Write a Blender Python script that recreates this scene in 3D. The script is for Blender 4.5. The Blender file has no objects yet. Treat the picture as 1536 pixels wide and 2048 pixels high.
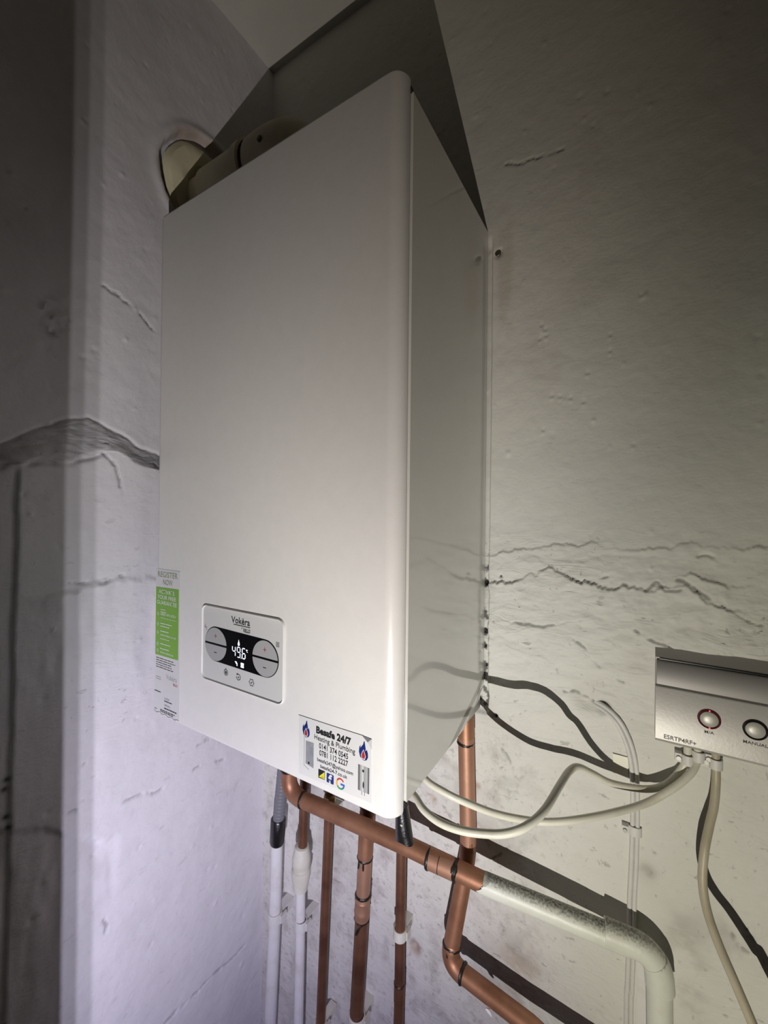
import bpy, math, random
import numpy as np
from mathutils import Vector, Matrix
C = bpy.context.scene.collection
rnd = random.Random(7)

# ------------------------------------------------------------------ camera
cam = bpy.data.cameras.new('camera'); camo = bpy.data.objects.new('camera', cam); C.objects.link(camo)
cam.sensor_fit = 'VERTICAL'; cam.sensor_height = 36.0; cam.lens = 14.5663; cam.clip_start = 0.01
camo.matrix_world = Matrix(((0.851468, -0.006534, 0.524366, 0.618851), (0.524300, -0.009607, -0.851479, -0.609520), (0.010601, 0.999933, -0.004754, 0.299375), (0.000000, 0.000000, 0.000000, 1.000000)))
bpy.context.scene.camera = camo
# ------------------------------------------------------------------ world, lights, exposure
w = bpy.data.worlds.new('world'); bpy.context.scene.world = w; w.use_nodes = True
w.node_tree.nodes['Background'].inputs[0].default_value = (.9, .88, .86, 1)
w.node_tree.nodes['Background'].inputs[1].default_value = 0.0
vs = bpy.context.scene.view_settings
vs.view_transform = 'Standard'; vs.look = 'None'; vs.gamma = 1; vs.use_curve_mapping = False; vs.exposure = 0.0
LAMP = Vector((.637, -.750, -.215))          # hand torch held low beside the camera: one wide beam, plus added tinted spots
N_ = Vector((.503, .865, 0)); U_ = Vector((-.865, .503, 0))
def beam(name, rgb, aim, size, blend):
    """one beam shape, shared by the three emitters; rgb = watts per channel"""
    e = max(rgb)
    if e <= 0: return
    for k in range(3):
        l = bpy.data.lights.new(name, 'SPOT'); l.energy = e / 3; l.color = [c / e for c in rgb]
        l.spot_size = math.radians(size); l.spot_blend = blend; l.shadow_soft_size = .00025
        o = bpy.data.objects.new(name, l); C.objects.link(o); o.location = LAMP - N_ * (.0013 * k)
        o.rotation_euler = (Vector(aim) - (LAMP if size < 170 else Vector((0, 0, 0)))).to_track_quat('-Z', 'Y').to_euler()
BEAMS = [('torch_wide', (.8, .7, .5), (.503, .865, 0), 180, .15),  # beside the wide one, tinted spots added at the torch to brighten single areas
         ('added_spot_left', (10.0, 9.2, 15.0), (-.04, -.30, -.50), 110, 1.0),
         ('added_spot_low', (18.9, 18.7, 19.2), (-.039, -.16, .08), 106, 1.0),
         ('added_spot_high', (8.2, 6.9, 5.4), (.33, -.26, .50), 56, 1.0),
         ('added_spot_right', (11.6, 11.1, 9.3), (.76, 0, -.08), 94, 1.0)]
for b_ in BEAMS: beam(*b_)

# ------------------------------------------------------------------ materials
def mat(name, col, rough=.5, metal=0.0, var=.0, vscale=8, bump=.0, bscale=60, coat=0.0, emit=None, estr=0, col2=None, spec=.5, lo=.35, hi=.65, detail=6):
    m = bpy.data.materials.new(name); m.use_nodes = True; nt = m.node_tree; b = nt.nodes['Principled BSDF']
    b.inputs['Base Color'].default_value = (*col, 1); b.inputs['Roughness'].default_value = rough; b.inputs['Metallic'].default_value = metal
    b.inputs['Specular IOR Level'].default_value = spec; b.inputs['Coat Weight'].default_value = coat; b.inputs['Coat Roughness'].default_value = .06
    if emit: b.inputs['Emission Color'].default_value = (*emit, 1); b.inputs['Emission Strength'].default_value = estr
    tc = nt.nodes.new('ShaderNodeTexCoord')
    if var or col2:
        n = nt.nodes.new('ShaderNodeTexNoise'); n.inputs['Scale'].default_value = vscale; n.inputs['Detail'].default_value = detail; n.inputs['Roughness'].default_value = .62
        nt.links.new(tc.outputs['Object'], n.inputs['Vector'])
        r = nt.nodes.new('ShaderNodeValToRGB'); r.color_ramp.elements[0].position = lo; r.color_ramp.elements[1].position = hi
        c2 = col2 or tuple(max(0, c * (1 - var)) for c in col)
        r.color_ramp.elements[0].color = (*c2, 1); r.color_ramp.elements[1].color = (*col, 1)
        nt.links.new(n.outputs['Fac'], r.inputs['Fac']); nt.links.new(r.outputs['Color'], b.inputs['Base Color'])
    if bump:
        n2 = nt.nodes.new('ShaderNodeTexNoise'); n2.inputs['Scale'].default_value = bscale; n2.inputs['Detail'].default_value = 8; n2.inputs['Roughness'].default_value = .6
        nt.links.new(tc.outputs['Object'], n2.inputs['Vector'])
        bp = nt.nodes.new('ShaderNodeBump'); bp.inputs['Strength'].default_value = 1; bp.inputs['Distance'].default_value = bump
        nt.links.new(n2.outputs['Fac'], bp.inputs['Height']); nt.links.new(bp.outputs['Normal'], b.inputs['Normal'])
    return m
def wall_mat(name, base, dirty, grime_box=None):
    """painted plaster: base paint, vertex-attribute stains (grime), fine relief"""
    m = mat(name, base, .62, bump=.0011, bscale=42, spec=.35); nt = m.node_tree; b = nt.nodes['Principled BSDF']
    tc = [n for n in nt.nodes if n.type == 'TEX_COORD'][0]
    n = nt.nodes.new('ShaderNodeTexNoise'); n.inputs['Scale'].default_value = 5; n.inputs['Detail'].default_value = 7
    nt.links.new(tc.outputs['Object'], n.inputs['Vector'])
    mx = nt.nodes.new('ShaderNodeMix'); mx.data_type = 'RGBA'; mx.inputs[6].default_value = (*base, 1); mx.inputs[7].default_value = (*[c * .9 for c in base], 1)
    nt.links.new(n.outputs['Fac'], mx.inputs[0])
    at = nt.nodes.new('ShaderNodeAttribute'); at.attribute_name = 'grime_shade'
    mx2 = nt.nodes.new('ShaderNodeMix'); mx2.data_type = 'RGBA'; mx2.inputs[7].default_value = (*dirty, 1)
    nt.links.new(at.outputs['Fac'], mx2.inputs[0]); nt.links.new(mx.outputs[2], mx2.inputs[6])
    at3 = nt.nodes.new('ShaderNodeAttribute'); at3.attribute_name = 'rust'
    mx3 = nt.nodes.new('ShaderNodeMix'); mx3.data_type = 'RGBA'; mx3.inputs[7].default_value = (.30, .17, .06, 1)
    nt.links.new(at3.outputs['Fac'], mx3.inputs[0]); nt.links.new(mx2.outputs[2], mx3.inputs[6])
    at4 = nt.nodes.new('ShaderNodeAttribute'); at4.attribute_name = 'hole'
    mx4 = nt.nodes.new('ShaderNodeMix'); mx4.data_type = 'RGBA'; mx4.inputs[7].default_value = (.015, .012, .01, 1)
    nt.links.new(at4.outputs['Fac'], mx4.inputs[0]); nt.links.new(mx3.outputs[2], mx4.inputs[6])
    # sharp little chips where the plaster is rough, marbled dirt behind the pipes
    def masked(attr, scale, lo_, hi_, vec=(1, 1, 1), amt=1.0, det=5, seed=0):
        mp = nt.nodes.new('ShaderNodeMapping'); mp.inputs['Scale'].default_value = vec; mp.inputs['Location'].default_value = (seed, seed * .7, seed * 1.3); nt.links.new(tc.outputs['Object'], mp.inputs['Vector'])
        n_ = nt.nodes.new('ShaderNodeTexNoise'); n_.inputs['Scale'].default_value = scale; n_.inputs['Detail'].default_value = det; n_.inputs['Roughness'].default_value = .6
        nt.links.new(mp.outputs['Vector'], n_.inputs['Vector'])
        r_ = nt.nodes.new('ShaderNodeMapRange'); r_.inputs['From Min'].default_value = lo_; r_.inputs['From Max'].default_value = hi_; r_.inputs['To Max'].default_value = amt
        nt.links.new(n_.outputs['Fac'], r_.inputs['Value'])
        a_ = nt.nodes.new('ShaderNodeAttribute'); a_.attribute_name = attr
        u_ = nt.nodes.new('ShaderNodeMath'); u_.operation = 'MULTIPLY'; nt.links.new(a_.outputs['Fac'], u_.inputs[0]); nt.links.new(r_.outputs['Result'], u_.inputs[1]); return u_.outputs[0]
    src = mx4.outputs[2]
    chips = masked('rough', 55, .66, .70, (.55, .55, 1.3), .75, 4)
    for fac, col_ in ((chips, (.12, .105, .09)), (masked('rough', 140, .66, .71, (1, 1, .7), .6, 3, 3), (.16, .14, .12)), (masked('low', 30, .50, .78, (1, 1, 1), .62, 9, 5), dirty), (masked('low', 110, .56, .74, (1, 1, 1), .55, 5, 7), dirty)):
        q_ = nt.nodes.new('ShaderNodeMix'); q_.data_type = 'RGBA'; q_.inputs[7].default_value = (*col_, 1)
        nt.links.new(fac, q_.inputs[0]); nt.links.new(src, q_.inputs[6]); src = q_.outputs[2]
    nt.links.new(src, b.inputs['Base Color'])
    # wrinkled ridges as relief
    mp = nt.nodes.new('ShaderNodeMapping'); mp.inputs['Scale'].default_value = (.5, .5, 1.4); nt.links.new(tc.outputs['Object'], mp.inputs['Vector'])
    n3 = nt.nodes.new('ShaderNodeTexNoise'); n3.inputs['Scale'].default_value = 48; n3.inputs['Detail'].default_value = 6; n3.inputs['Distortion'].default_value = 1.2
    nt.links.new(mp.outputs['Vector'], n3.inputs['Vector'])
    ab = nt.nodes.new('ShaderNodeMath'); ab.operation = 'SUBTRACT'; ab.inputs[1].default_value = .5; nt.links.new(n3.outputs['Fac'], ab.inputs[0])
    a2 = nt.nodes.new('ShaderNodeMath'); a2.operation = 'ABSOLUTE'; nt.links.new(ab.outputs[0], a2.inputs[0])
    ra = nt.nodes.new('ShaderNodeAttribute'); ra.attribute_name = 'rough'
    mu = nt.nodes.new('ShaderNodeMath'); mu.operation = 'MULTIPLY'; nt.links.new(a2.outputs[0], mu.inputs[0]); nt.links.new(ra.outputs['Fac'], mu.inputs[1])
    ch_ = nt.nodes.new('ShaderNodeMath'); ch_.operation = 'MULTIPLY_ADD'; ch_.inputs[1].default_value = -.35; nt.links.new(chips, ch_.inputs[0]); nt.links.new(mu.outputs[0], ch_.inputs[2])
    b2 = nt.nodes.new('ShaderNodeBump'); b2.inputs['Distance'].default_value = .0042; nt.links.new(ch_.outputs[0], b2.inputs['Height'])
    b1 = [n for n in nt.nodes if n.type == 'BUMP' and n != b2][0]
    nt.links.new(b1.outputs['Normal'], b2.inputs['Normal']); nt.links.new(b2.outputs['Normal'], b.inputs['Normal'])
    return m
M = {}
M['wall'] = wall_mat('painted_plaster', (.71, .70, .65), (.26, .23, .21))
M['wall_left'] = wall_mat('plaster_cool_light', (.72, .70, .73), (.26, .24, .25))  # bluish cast of the light put into this wall's colour
M['ceiling'] = mat('ceiling_paint', (.62, .62, .57), .7, var=.1, vscale=4, bump=.001, bscale=30)
M['room'] = mat('room_plaster', (.08, .075, .07), .8, var=.1, vscale=4)
M['floor'] = mat('floor_concrete', (.07, .065, .06), .8, var=.3, vscale=6, bump=.002, bscale=40)
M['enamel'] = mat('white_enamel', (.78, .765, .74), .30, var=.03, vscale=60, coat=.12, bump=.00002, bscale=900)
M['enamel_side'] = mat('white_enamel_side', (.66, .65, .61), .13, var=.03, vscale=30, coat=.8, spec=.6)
M['chassis'] = mat('grey_chassis', (.45, .44, .42), .5, .3)
M['black'] = mat('black_plastic', (.006, .006, .007), .25, coat=.3)
M['glass_black'] = mat('black_glass', (.003, .003, .004), .35, spec=.15)
M['rubber'] = mat('black_rubber', (.012, .011, .011), .28, bump=.0006, bscale=220, coat=.5)
M['panel'] = mat('control_fascia', (.66, .655, .64), .35, var=.02)
M['button'] = mat('grey_button', (.42, .42, .42), .4, var=.03)
M['ink'] = mat('black_ink', (.02, .02, .022), .5)
M['grey_ink'] = mat('grey_ink', (.30, .30, .31), .5)
M['green_ink'] = mat('green_print', (.20, .44, .045), .45)
M['olive_ink'] = mat('olive_ink', (.30, .33, .20), .5)
M['white_ink'] = mat('white_print', (.78, .82, .74), .5)
M['red_ink'] = mat('red_ink', (.40, .03, .02), .5)
M['blue'] = mat('blue_print', (.012, .035, .30), .4, col2=(.01, .02, .10), vscale=60)
M['navy'] = mat('navy_print', (.015, .035, .20), .4)
M['yellow'] = mat('yellow_print', (.75, .70, .03), .4)
M['g_red'] = mat('red_print', (.60, .05, .04), .4); M['g_yellow'] = mat('amber_print', (.80, .42, .02), .4)
M['g_green'] = mat('dark_green_print', (.04, .32, .09), .4); M['g_blue'] = mat('mid_blue_print', (.03, .14, .60), .4)
M['sticker'] = mat('sticker_vinyl', (.70, .695, .69), .4, spec=.4)
M['sticker2'] = mat('sticker_gloss', (.72, .71, .70), .3)
M['led'] = mat('led_white', (.8, .85, 1), .5, emit=(.85, .9, 1), estr=1.0)
M['led_red'] = mat('led_red', (.3, .02, .03), .2, emit=(1, .1, .12), estr=.9)
M['copper'] = mat('copper', (.43, .220, .130), .50, .6, col2=(.27, .122, .066), vscale=14, bump=.00015, bscale=120)
M['copper_pink'] = mat('copper_pink', (.50, .29, .195), .52, .55, col2=(.41, .215, .135), vscale=10, bump=.00015, bscale=120)
M['copper_dull'] = mat('dull_copper', (.26, .125, .072), .46, .55, col2=(.13, .056, .030), vscale=12, bump=.0002, bscale=120)
M['solder'] = mat('solder_flux', (.035, .028, .022), .35, .4, var=.5, vscale=80, bump=.0008, bscale=160)
M['brass'] = mat('brass', (.48, .36, .17), .35, .9, var=.4, vscale=40)
M['pipe_white'] = mat('white_painted_pipe', (.72, .71, .70), .38, col2=(.60, .58, .55), vscale=18, bump=.0004, bscale=60, lo=.3, hi=.5)
M['pipe_paint'] = mat('old_gloss_paint', (.70, .71, .63), .42, col2=(.62, .62, .53), vscale=25, bump=.0007, bscale=55, lo=.25, hi=.5)
M['fitting'] = mat('cream_plastic', (.68, .67, .58), .38, col2=(.58, .56, .46), vscale=30, bump=.0003, bscale=60)
M['clip'] = mat('white_clip', (.68, .67, .64), .5, var=.08, vscale=40, bump=.0004, bscale=60)
M['hose'] = mat('grey_hose', (.17, .17, .185), .45)
M['cable'] = mat('cream_cable', (.68, .66, .56), .4, col2=(.56, .53, .42), vscale=25, lo=.3, hi=.5)
M['cable_tan'] = mat('tan_cable', (.50, .45, .34), .45, col2=(.40, .35, .25), vscale=20, lo=.3, hi=.6)
M['metal_grey'] = mat('brushed_silver_paint', (.50, .48, .465), .42, .25, col2=(.42, .40, .385), vscale=9, bump=.0001, bscale=300, lo=.3, hi=.7)
M['metal_shaded'] = mat('shaded_grey', (.30, .285, .28), .45, .3, var=.06)  # housing grey darkened: shade of the rounded top put into the colour
M['cap'] = mat('silver_button', (.50, .49, .45), .38, .15, var=.1, vscale=60)
M['screw'] = mat('screw_steel', (.25, .22, .18), .4, .8, var=.5, vscale=200)
M['cream'] = mat('cream_flue', (.74, .69, .50), .5, col2=(.62, .56, .38), vscale=9, lo=.35, hi=.6, bump=.0006, bscale=40)
M['tape'] = mat('yellowed_tape', (.68, .66, .52), .35)
# dust, plus shade put into the colour, on the painted pipe's upper side
def add_grime_shade(m, lo, hi, col=(.035, .03, .02)):
    nt = m.node_tree; b = nt.nodes['Principled BSDF']; src = b.inputs['Base Color'].links[0].from_socket
    a = nt.nodes.new('ShaderNodeAttribute'); a.attribute_name = 'grime_shade'
    tc = [n for n in nt.nodes if n.type == 'TEX_COORD'][0]
    n = nt.nodes.new('ShaderNodeTexNoise'); n.inputs['Scale'].default_value = 420; n.inputs['Detail'].default_value = 7
    nt.links.new(tc.outputs['Object'], n.inputs['Vector'])
    ad = nt.nodes.new('ShaderNodeMath'); ad.operation = 'ADD'; nt.links.new(a.outputs['Fac'], ad.inputs[0]); nt.links.new(n.outputs['Fac'], ad.inputs[1])
    mr = nt.nodes.new('ShaderNodeMapRange'); mr.inputs['From Min'].default_value = lo; mr.inputs['From Max'].default_value = hi
    nt.links.new(ad.outputs[0], mr.inputs['Value'])
    mx = nt.nodes.new('ShaderNodeMix'); mx.data_type = 'RGBA'; mx.inputs[7].default_value = (*col, 1)
    nt.links.new(mr.outputs['Result'], mx.inputs[0]); nt.links.new(src, mx.inputs[6]); nt.links.new(mx.outputs[2], b.inputs['Base Color'])
add_grime_shade(M['pipe_paint'], .78, 1.42)

# ------------------------------------------------------------------ mesh helpers
class MB:
    def __init__(s): s.v = []; s.f = []; s.g = []
    def add(s, v, f):
        k = len(s.v); s.v += [tuple(p) for p in v]; s.f += [tuple(i + k for i in q) for q in f]; return s
    def box(s, a, b, bev=0.0):
        x0, y0, z0 = [min(a[i], b[i]) for i in range(3)]; x1, y1, z1 = [max(a[i], b[i]) for i in range(3)]
        if bev <= 0:
            v = [(x, y, z) for x in (x0, x1) for y in (y0, y1) for z in (z0, z1)]
            return s.add(v, [(0, 1, 3, 2), (4, 6, 7, 5), (0, 4, 5, 1), (2, 3, 7, 6), (0, 2, 6, 4), (1, 5, 7, 3)])
        # rounded in plan (x, z) with chamfered front
        pts = rrect(x0, z0, x1, z1, bev, 5)
        n = len(pts); ins = rrect(x0 + bev * .5, z0 + bev * .5, x1 - bev * .5, z1 - bev * .5, bev * .6, 5)
        v = [(p[0], y1, p[1]) for p in pts] + [(p[0], y0 + bev * .5, p[1]) for p in pts] + [(p[0], y0, p[1]) for p in ins]
        f = [tuple(range(n))] + [(i, n + i, n + (i + 1) % n, (i + 1) % n) for i in range(n)]
        f += [(n + i, 2 * n + i, 2 * n + (i + 1) % n, n + (i + 1) % n) for i in range(n)] + [tuple(range(3 * n - 1, 2 * n - 1, -1))]
        return s.add(v, f)
    def tube(s, pts, r, seg=20, caps=True, wob=0.0):
        P = [Vector(p) for p in pts]; n = len(P); R = r if hasattr(r, '__len__') else [r] * n
        t0 = (P[1] - P[0]).normalized(); a = t0.cross(Vector((0, 0, 1)))
        if a.length < .05: a = t0.cross(Vector((0, 1, 0)))
        a.normalize(); v = []
        for i in range(n):
            t = (P[min(i + 1, n - 1)] - P[max(i - 1, 0)])
            t = t.normalized() if t.length > 1e-9 else t0
            a = (a - t * a.dot(t)).normalized(); b = t.cross(a)
            for k in range(seg):
                q = 2 * math.pi * k / seg; rr = R[i] * (1 + wob * (rnd.random() - .5))
                v.append(P[i] + a * (math.cos(q) * rr) + b * (math.sin(q) * rr))
        f = [(i * seg + k, (i + 1) * seg + k, (i + 1) * seg + (k + 1) % seg, i * seg + (k + 1) % seg) for i in range(n - 1) for k in range(seg)]
        if caps: f += [tuple(range(seg)), tuple(range(n * seg - 1, (n - 1) * seg - 1, -1))]
        return s.add(v, f)
    def lathe(s, p0, axis, prof, seg=28, caps=True):
        """prof: (distance along axis, radius)"""
        p0 = Vector(p0); ax = Vector(axis).normalized()
        return s.tube_r([p0 + ax * d for d, _ in prof], [q for _, q in prof], ax, seg, caps)
    def tube_r(s, P, R, ax, seg, caps):
        a = ax.cross(Vector((0, 0, 1)));  a = a if a.length > .05 else ax.cross(Vector((0, 1, 0))); a.normalize(); b = ax.cross(a); v = []
        for p, r in zip(P, R):
            for k in range(seg):
                q = 2 * math.pi * k / seg; v.append(p + a * (math.cos(q) * r) + b * (math.sin(q) * r))
        n = len(P)
        f = [(i * seg + k, (i + 1) * seg + k, (i + 1) * seg + (k + 1) % seg, i * seg + (k + 1) % seg) for i in range(n - 1) for k in range(seg)]
        if caps: f += [tuple(range(seg)), tuple(range(n * seg - 1, (n - 1) * seg - 1, -1))]
        return s.add(v, f)
    def plate(s, pts, y, t=.0003):
        """flat outline in (x, z) lying on plane y, facing -y"""
        n = len(pts); v = [(p[0], y, p[1]) for p in pts] + [(p[0], y - t, p[1]) for p in pts]
        return s.add(v, [tuple(range(n)), tuple(range(2 * n - 1, n - 1, -1))] + [(i, (i + 1) % n, n + (i + 1) % n, n + i) for i in range(n)])
    def ringplate(s, cx, cz, rx, rz, wd, y, t=.0003, a0=0, a1=360, seg=40, rot=0):
        full = abs(a1 - a0) >= 359.9; m = seg if full else seg + 1; v = []
        for k in range(m):
            q = math.radians(a0 + (a1 - a0) * k / seg)
            for (ax_, az_) in ((rx, rz), (rx - wd, rz - wd)):
                for yy in (y, y - t): v.append((cx + ax_ * math.cos(q), yy, cz + az_ * math.sin(q)))
        f = []
        for k in range(seg):
            a = k * 4; b = ((k + 1) % m) * 4
            f += [(a + 1, b + 1, b + 3, a + 3), (a, a + 1, b + 1, b), (a + 2, b + 2, b + 3, a + 3), (a, a + 2, b + 2, b)]
        if not full: f += [(0, 1, 3, 2), (m * 4 - 4, m * 4 - 3, m * 4 - 1, m * 4 - 2)]
        return s.add(v, f)
    def build(s, name, m, parent=None, smooth=True, origin=None, angle=35):
        me = bpy.data.meshes.new(name); P = np.array([tuple(p) for p in s.v], float)
        if parent is not None: org = np.array(WORLD[parent.name])
        elif origin is not None: org = np.array(origin, float)
        else: org = np.array([P[:, 0].mean(), P[:, 1].mean(), P[:, 2].min()])
        me.from_pydata([tuple(p) for p in (P - org)], [], s.f); me.update()
        import bmesh
        bm = bmesh.new(); bm.from_mesh(me); bmesh.ops.recalc_face_normals(bm, faces=bm.faces); bm.to_mesh(me); bm.free()
        if smooth:
            me.shade_smooth()
            try: me.set_sharp_from_angle(angle=math.radians(angle))
            except Exception: pass
        o = bpy.data.objects.new(name, me); C.objects.link(o)
        if m: me.materials.append(M[m] if isinstance(m, str) else m)
        if parent is not None: o.parent = parent
        else: o.location = tuple(org)
        WORLD[o.name] = tuple(org)
        return o
WORLD = {}
def rrect(x0, z0, x1, z1, r, k=6):
    p = []
    for cx, cz, a in ((x1 - r, z1 - r, 0), (x0 + r, z1 - r, 90), (x0 + r, z0 + r, 180), (x1 - r, z0 + r, 270)):
        for i in range(k + 1):
            q = math.radians(a + 90 * i / k); p.append((cx + r * math.cos(q), cz + r * math.sin(q)))
    return p
def ell(cx, cz, rx, rz, n=40, a0=0, a1=360):
    full = abs(a1 - a0) >= 359.9
    return [(cx + rx * math.cos(math.radians(a0 + (a1 - a0) * i / n)), cz + rz * math.sin(math.radians(a0 + (a1 - a0) * i / n))) for i in range(n if full else n + 1)]
def smooth(pts, sub=10):
    P = [Vector(p) for p in pts]; P = [P[0] * 2 - P[1]] + P + [P[-1] * 2 - P[-2]]; out = []
    for i in range(1, len(P) - 2):
        for k in range(sub):
            t = k / sub; a, b, c, d = P[i - 1], P[i], P[i + 1], P[i + 2]
            out.append(.5 * ((2 * b) + (c - a) * t + (2 * a - 5 * b + 4 * c - d) * t * t + (3 * b - a - 3 * c + d) * t ** 3))
    out.append(P[-2]); return out
def bend(p0, p1, p2, r, n=10):
    """points of a rounded corner at p1"""
    p0, p1, p2 = Vector(p0), Vector(p1), Vector(p2); u = (p0 - p1).normalized(); v = (p2 - p1).normalized()
    a, b = p1 + u * r, p1 + v * r
    return [a * (1 - t) ** 2 + p1 * 2 * t * (1 - t) + b * t * t for t in [i / n for i in range(n + 1)]]
def thing(name, loc, label, cat, group=None):
    o = bpy.data.objects.new(name, None); C.objects.link(o); o.location = loc; o.empty_display_size = .02
    WORLD[o.name] = tuple(loc); return tag(o, label, cat, group)
def tag(o, label, cat, group=None):
    o['label'] = label; o['category'] = cat
    if group: o['group'] = group
    return o
def part_label(o, label): o['label'] = label; return o
def text(name, s, x, z, size, m, parent, y, align='LEFT', width=None, rot=0.0, bold=0.0, t=.0002, shear=0.0):
    """printed lettering in the (x, z) plane, facing -y; size = letter height"""
    cu = bpy.data.curves.new(name, 'FONT'); cu.body = s; cu.size = 1; cu.align_x = align; cu.offset = bold; cu.shear = shear; cu.resolution_u = 3
    tmp = bpy.data.objects.new('tmp', cu); C.objects.link(tmp)
    me = bpy.data.meshes.new_from_object(tmp.evaluated_get(bpy.context.evaluated_depsgraph_get()))
    bpy.data.objects.remove(tmp); bpy.data.curves.remove(cu)
    V = np.array([v.co[:] for v in me.vertices]); k = size / .69
    wd = V[:, 0].max() - V[:, 0].min(); kx = width / wd if width else k
    c, sn = math.cos(rot), math.sin(rot)
    mid = 0
    org = WORLD[parent.name]
    for v, co in zip(me.vertices, V):
        X, Z = co[0] * kx, co[1] * k
        v.co = (x + X * c - Z * sn - org[0], y - org[1], z + X * sn + Z * c - org[2])
    import bmesh
    bm = bmesh.new(); bm.from_mesh(me)
    for f in bm.faces:
        if f.normal.y > 0: f.normal_flip()
    bm.to_mesh(me); bm.free()
    me.name = name
    o = bpy.data.objects.new(name, me); C.objects.link(o); o.parent = parent; me.materials.clear(); me.materials.append(M[m]); WORLD[o.name] = org
    return o
def squiggle_lines(mb, x0, x1, z0, dz, n, h, y, seed=1, gap=.25):
    """tiny unreadable print as broken dashes"""
    q = random.Random(seed)
    for i in range(n):
        x = x0; end = x1 - (x1 - x0) * q.random() * .35
        while x < end:
            l = min((x1 - x0) * (.06 + .16 * q.random()), end - x)
            if l > .0004: mb.plate([(x, z0 - i * dz), (x + l, z0 - i * dz), (x + l, z0 - i * dz + h), (x, z0 - i * dz + h)], y, .0001)
            x += l + (x1 - x0) * .025

# ------------------------------------------------------------------ numpy noise
def vnoise(x, y, seed):
    rs = np.random.RandomState(seed); T = rs.rand(256, 256)
    xi = np.floor(x).astype(int); yi = np.floor(y).astype(int); fx = x - xi; fy = y - yi
    fx = fx * fx * (3 - 2 * fx); fy = fy * fy * (3 - 2 * fy)
    g = lambda a, b: T[a % 256, b % 256]
    return (g(xi, yi) * (1 - fx) + g(xi + 1, yi) * fx) * (1 - fy) + (g(xi, yi + 1) * (1 - fx) + g(xi + 1, yi + 1) * fx) * fy - .5
def fbm(x, y, sc, seed, oct=5, ax=1.0, rough=.5):
    s = 0; a = 1
    for i in range(oct): s = s + a * vnoise(x * sc * ax + 17.3 * i, y * sc + 5.1 * i, seed + i); sc *= 2.03; a *= rough
    return s
def sstep(x, a, b): t = np.clip((x - a) / (b - a), 0, 1); return t * t * (3 - 2 * t)
def pdist(U, V, pts):
    """distance to polyline and signed vertical offset below it"""
    D = np.full(U.shape, 1e9)
    for (a, b) in zip(pts[:-1], pts[1:]):
        ax, ay = a; dx, dy = b[0] - a[0], b[1] - a[1]; L = dx * dx + dy * dy + 1e-12
        t = np.clip(((U - ax) * dx + (V - ay) * dy) / L, 0, 1)
        D = np.minimum(D, np.hypot(U - ax - t * dx, V - ay - t * dy))
    return D
def groove(H, U, V, pts, w_, d, jag=.4, seed=3):
    u, v = U + jag * w_ * 2 * fbm(U, V, 60, seed, 3), V + jag * w_ * 3 * fbm(V, U, 60, seed + 9, 3)
    D = pdist(u, v, pts); br = sstep(fbm(U, V, 70, seed + 31, 3), -.30, .05); H -= d * br * np.exp(-(D / w_) ** 2); return D + (1 - br) * .004
def ledge(H, U, V, pts, d, wd, fall, seed=5, jag=.006):
    """surface below the polyline stands proud by d, dying out over fall"""
    P = np.array(pts); o = np.argsort(P[:, 0]); P = P[o]
    zz = np.interp(U, P[:, 0], P[:, 1]) + jag * 1.3 * fbm(U, V * .3, 30, seed, 6, 1.0, .68); d = d * (.35 + .9 * sstep(fbm(U, V * .3, 22, seed + 40, 3), -.35, .25))
    s = zz - V
    m = sstep(U, P[0, 0] - .02, P[0, 0] + .01) * (1 - sstep(U, P[-1, 0] - .01, P[-1, 0] + .02))
    H += d * m * sstep(s, 0, wd) * (np.exp(-np.maximum(s - wd, 0) / fall) if fall else 1)
def grid_mesh(name, U, V, pos, m, attrs):
    nu, nv = U.shape; P = pos.reshape(-1, 3)
    me = bpy.data.meshes.new(name); me.vertices.add(len(P)); me.vertices.foreach_set('co', P.ravel())
    i, j = np.meshgrid(np.arange(nu - 1), np.arange(nv - 1), indexing='ij'); a = (i * nv + j).ravel()
    q = np.stack([a, a + nv, a + nv + 1, a + 1], 1); n = len(q)
    me.loops.add(n * 4); me.loops.foreach_set('vertex_index', q.ravel().astype(np.int32))
    me.polygons.add(n); me.polygons.foreach_set('loop_start', np.arange(n, dtype=np.int32) * 4)
    me.update(calc_edges=True); me.validate(); me.shade_smooth()
    for k, v in attrs.items():
        at = me.attributes.new(k, 'FLOAT', 'POINT'); at.data.foreach_set('value', np.clip(v, 0, 1).astype(np.float32).ravel())
    o = bpy.data.objects.new(name, me); C.objects.link(o); me.materials.append(M[m]); o['kind'] = 'structure'; return o
def axis(*segs):
    out = [np.arange(a, b - 1e-9, s) for a, b, s in segs]; return np.concatenate(out + [np.array([segs[-1][1]])])

# ================================================================== SETTING
# ---- back wall: y = -height(x, z)
xs = axis((-.06, .42, .0025), (.42, .80, .0014), (.80, 1.7, .04)); zs = axis((-1.3, -.80, .04), (-.80, -.03, .0025), (-.03, .27, .0014), (.27, 1.23, .0025))
U, V = np.meshgrid(xs, zs, indexing='ij')
H = .004 * fbm(U, V, 3.0, 11, 3) + .0011 * fbm(U, V, 22, 21, 4) + .00035 * fbm(U, V, 90, 31, 3)
lo = 1 - sstep(V, .12, .26)                                # rougher lower part
band = sstep(V, .0, .06) * (1 - sstep(V, .22, .30))
H += .0035 * lo + band * (.0030 * fbm(U, V, 14, 41, 5, .6) + .0030 * np.abs(fbm(U * .55, V, 38, 47, 5, 1.0)))
ledge(H, U, V, [(0.4337, 0.2416), (0.4735, 0.2554), (0.5140, 0.2616), (0.5578, 0.2630), (0.5955, 0.2641), (0.6305, 0.2632), (0.6893, 0.2673), (0.7397, 0.2664)], .0018, .003, .03, 5, .007)
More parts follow.
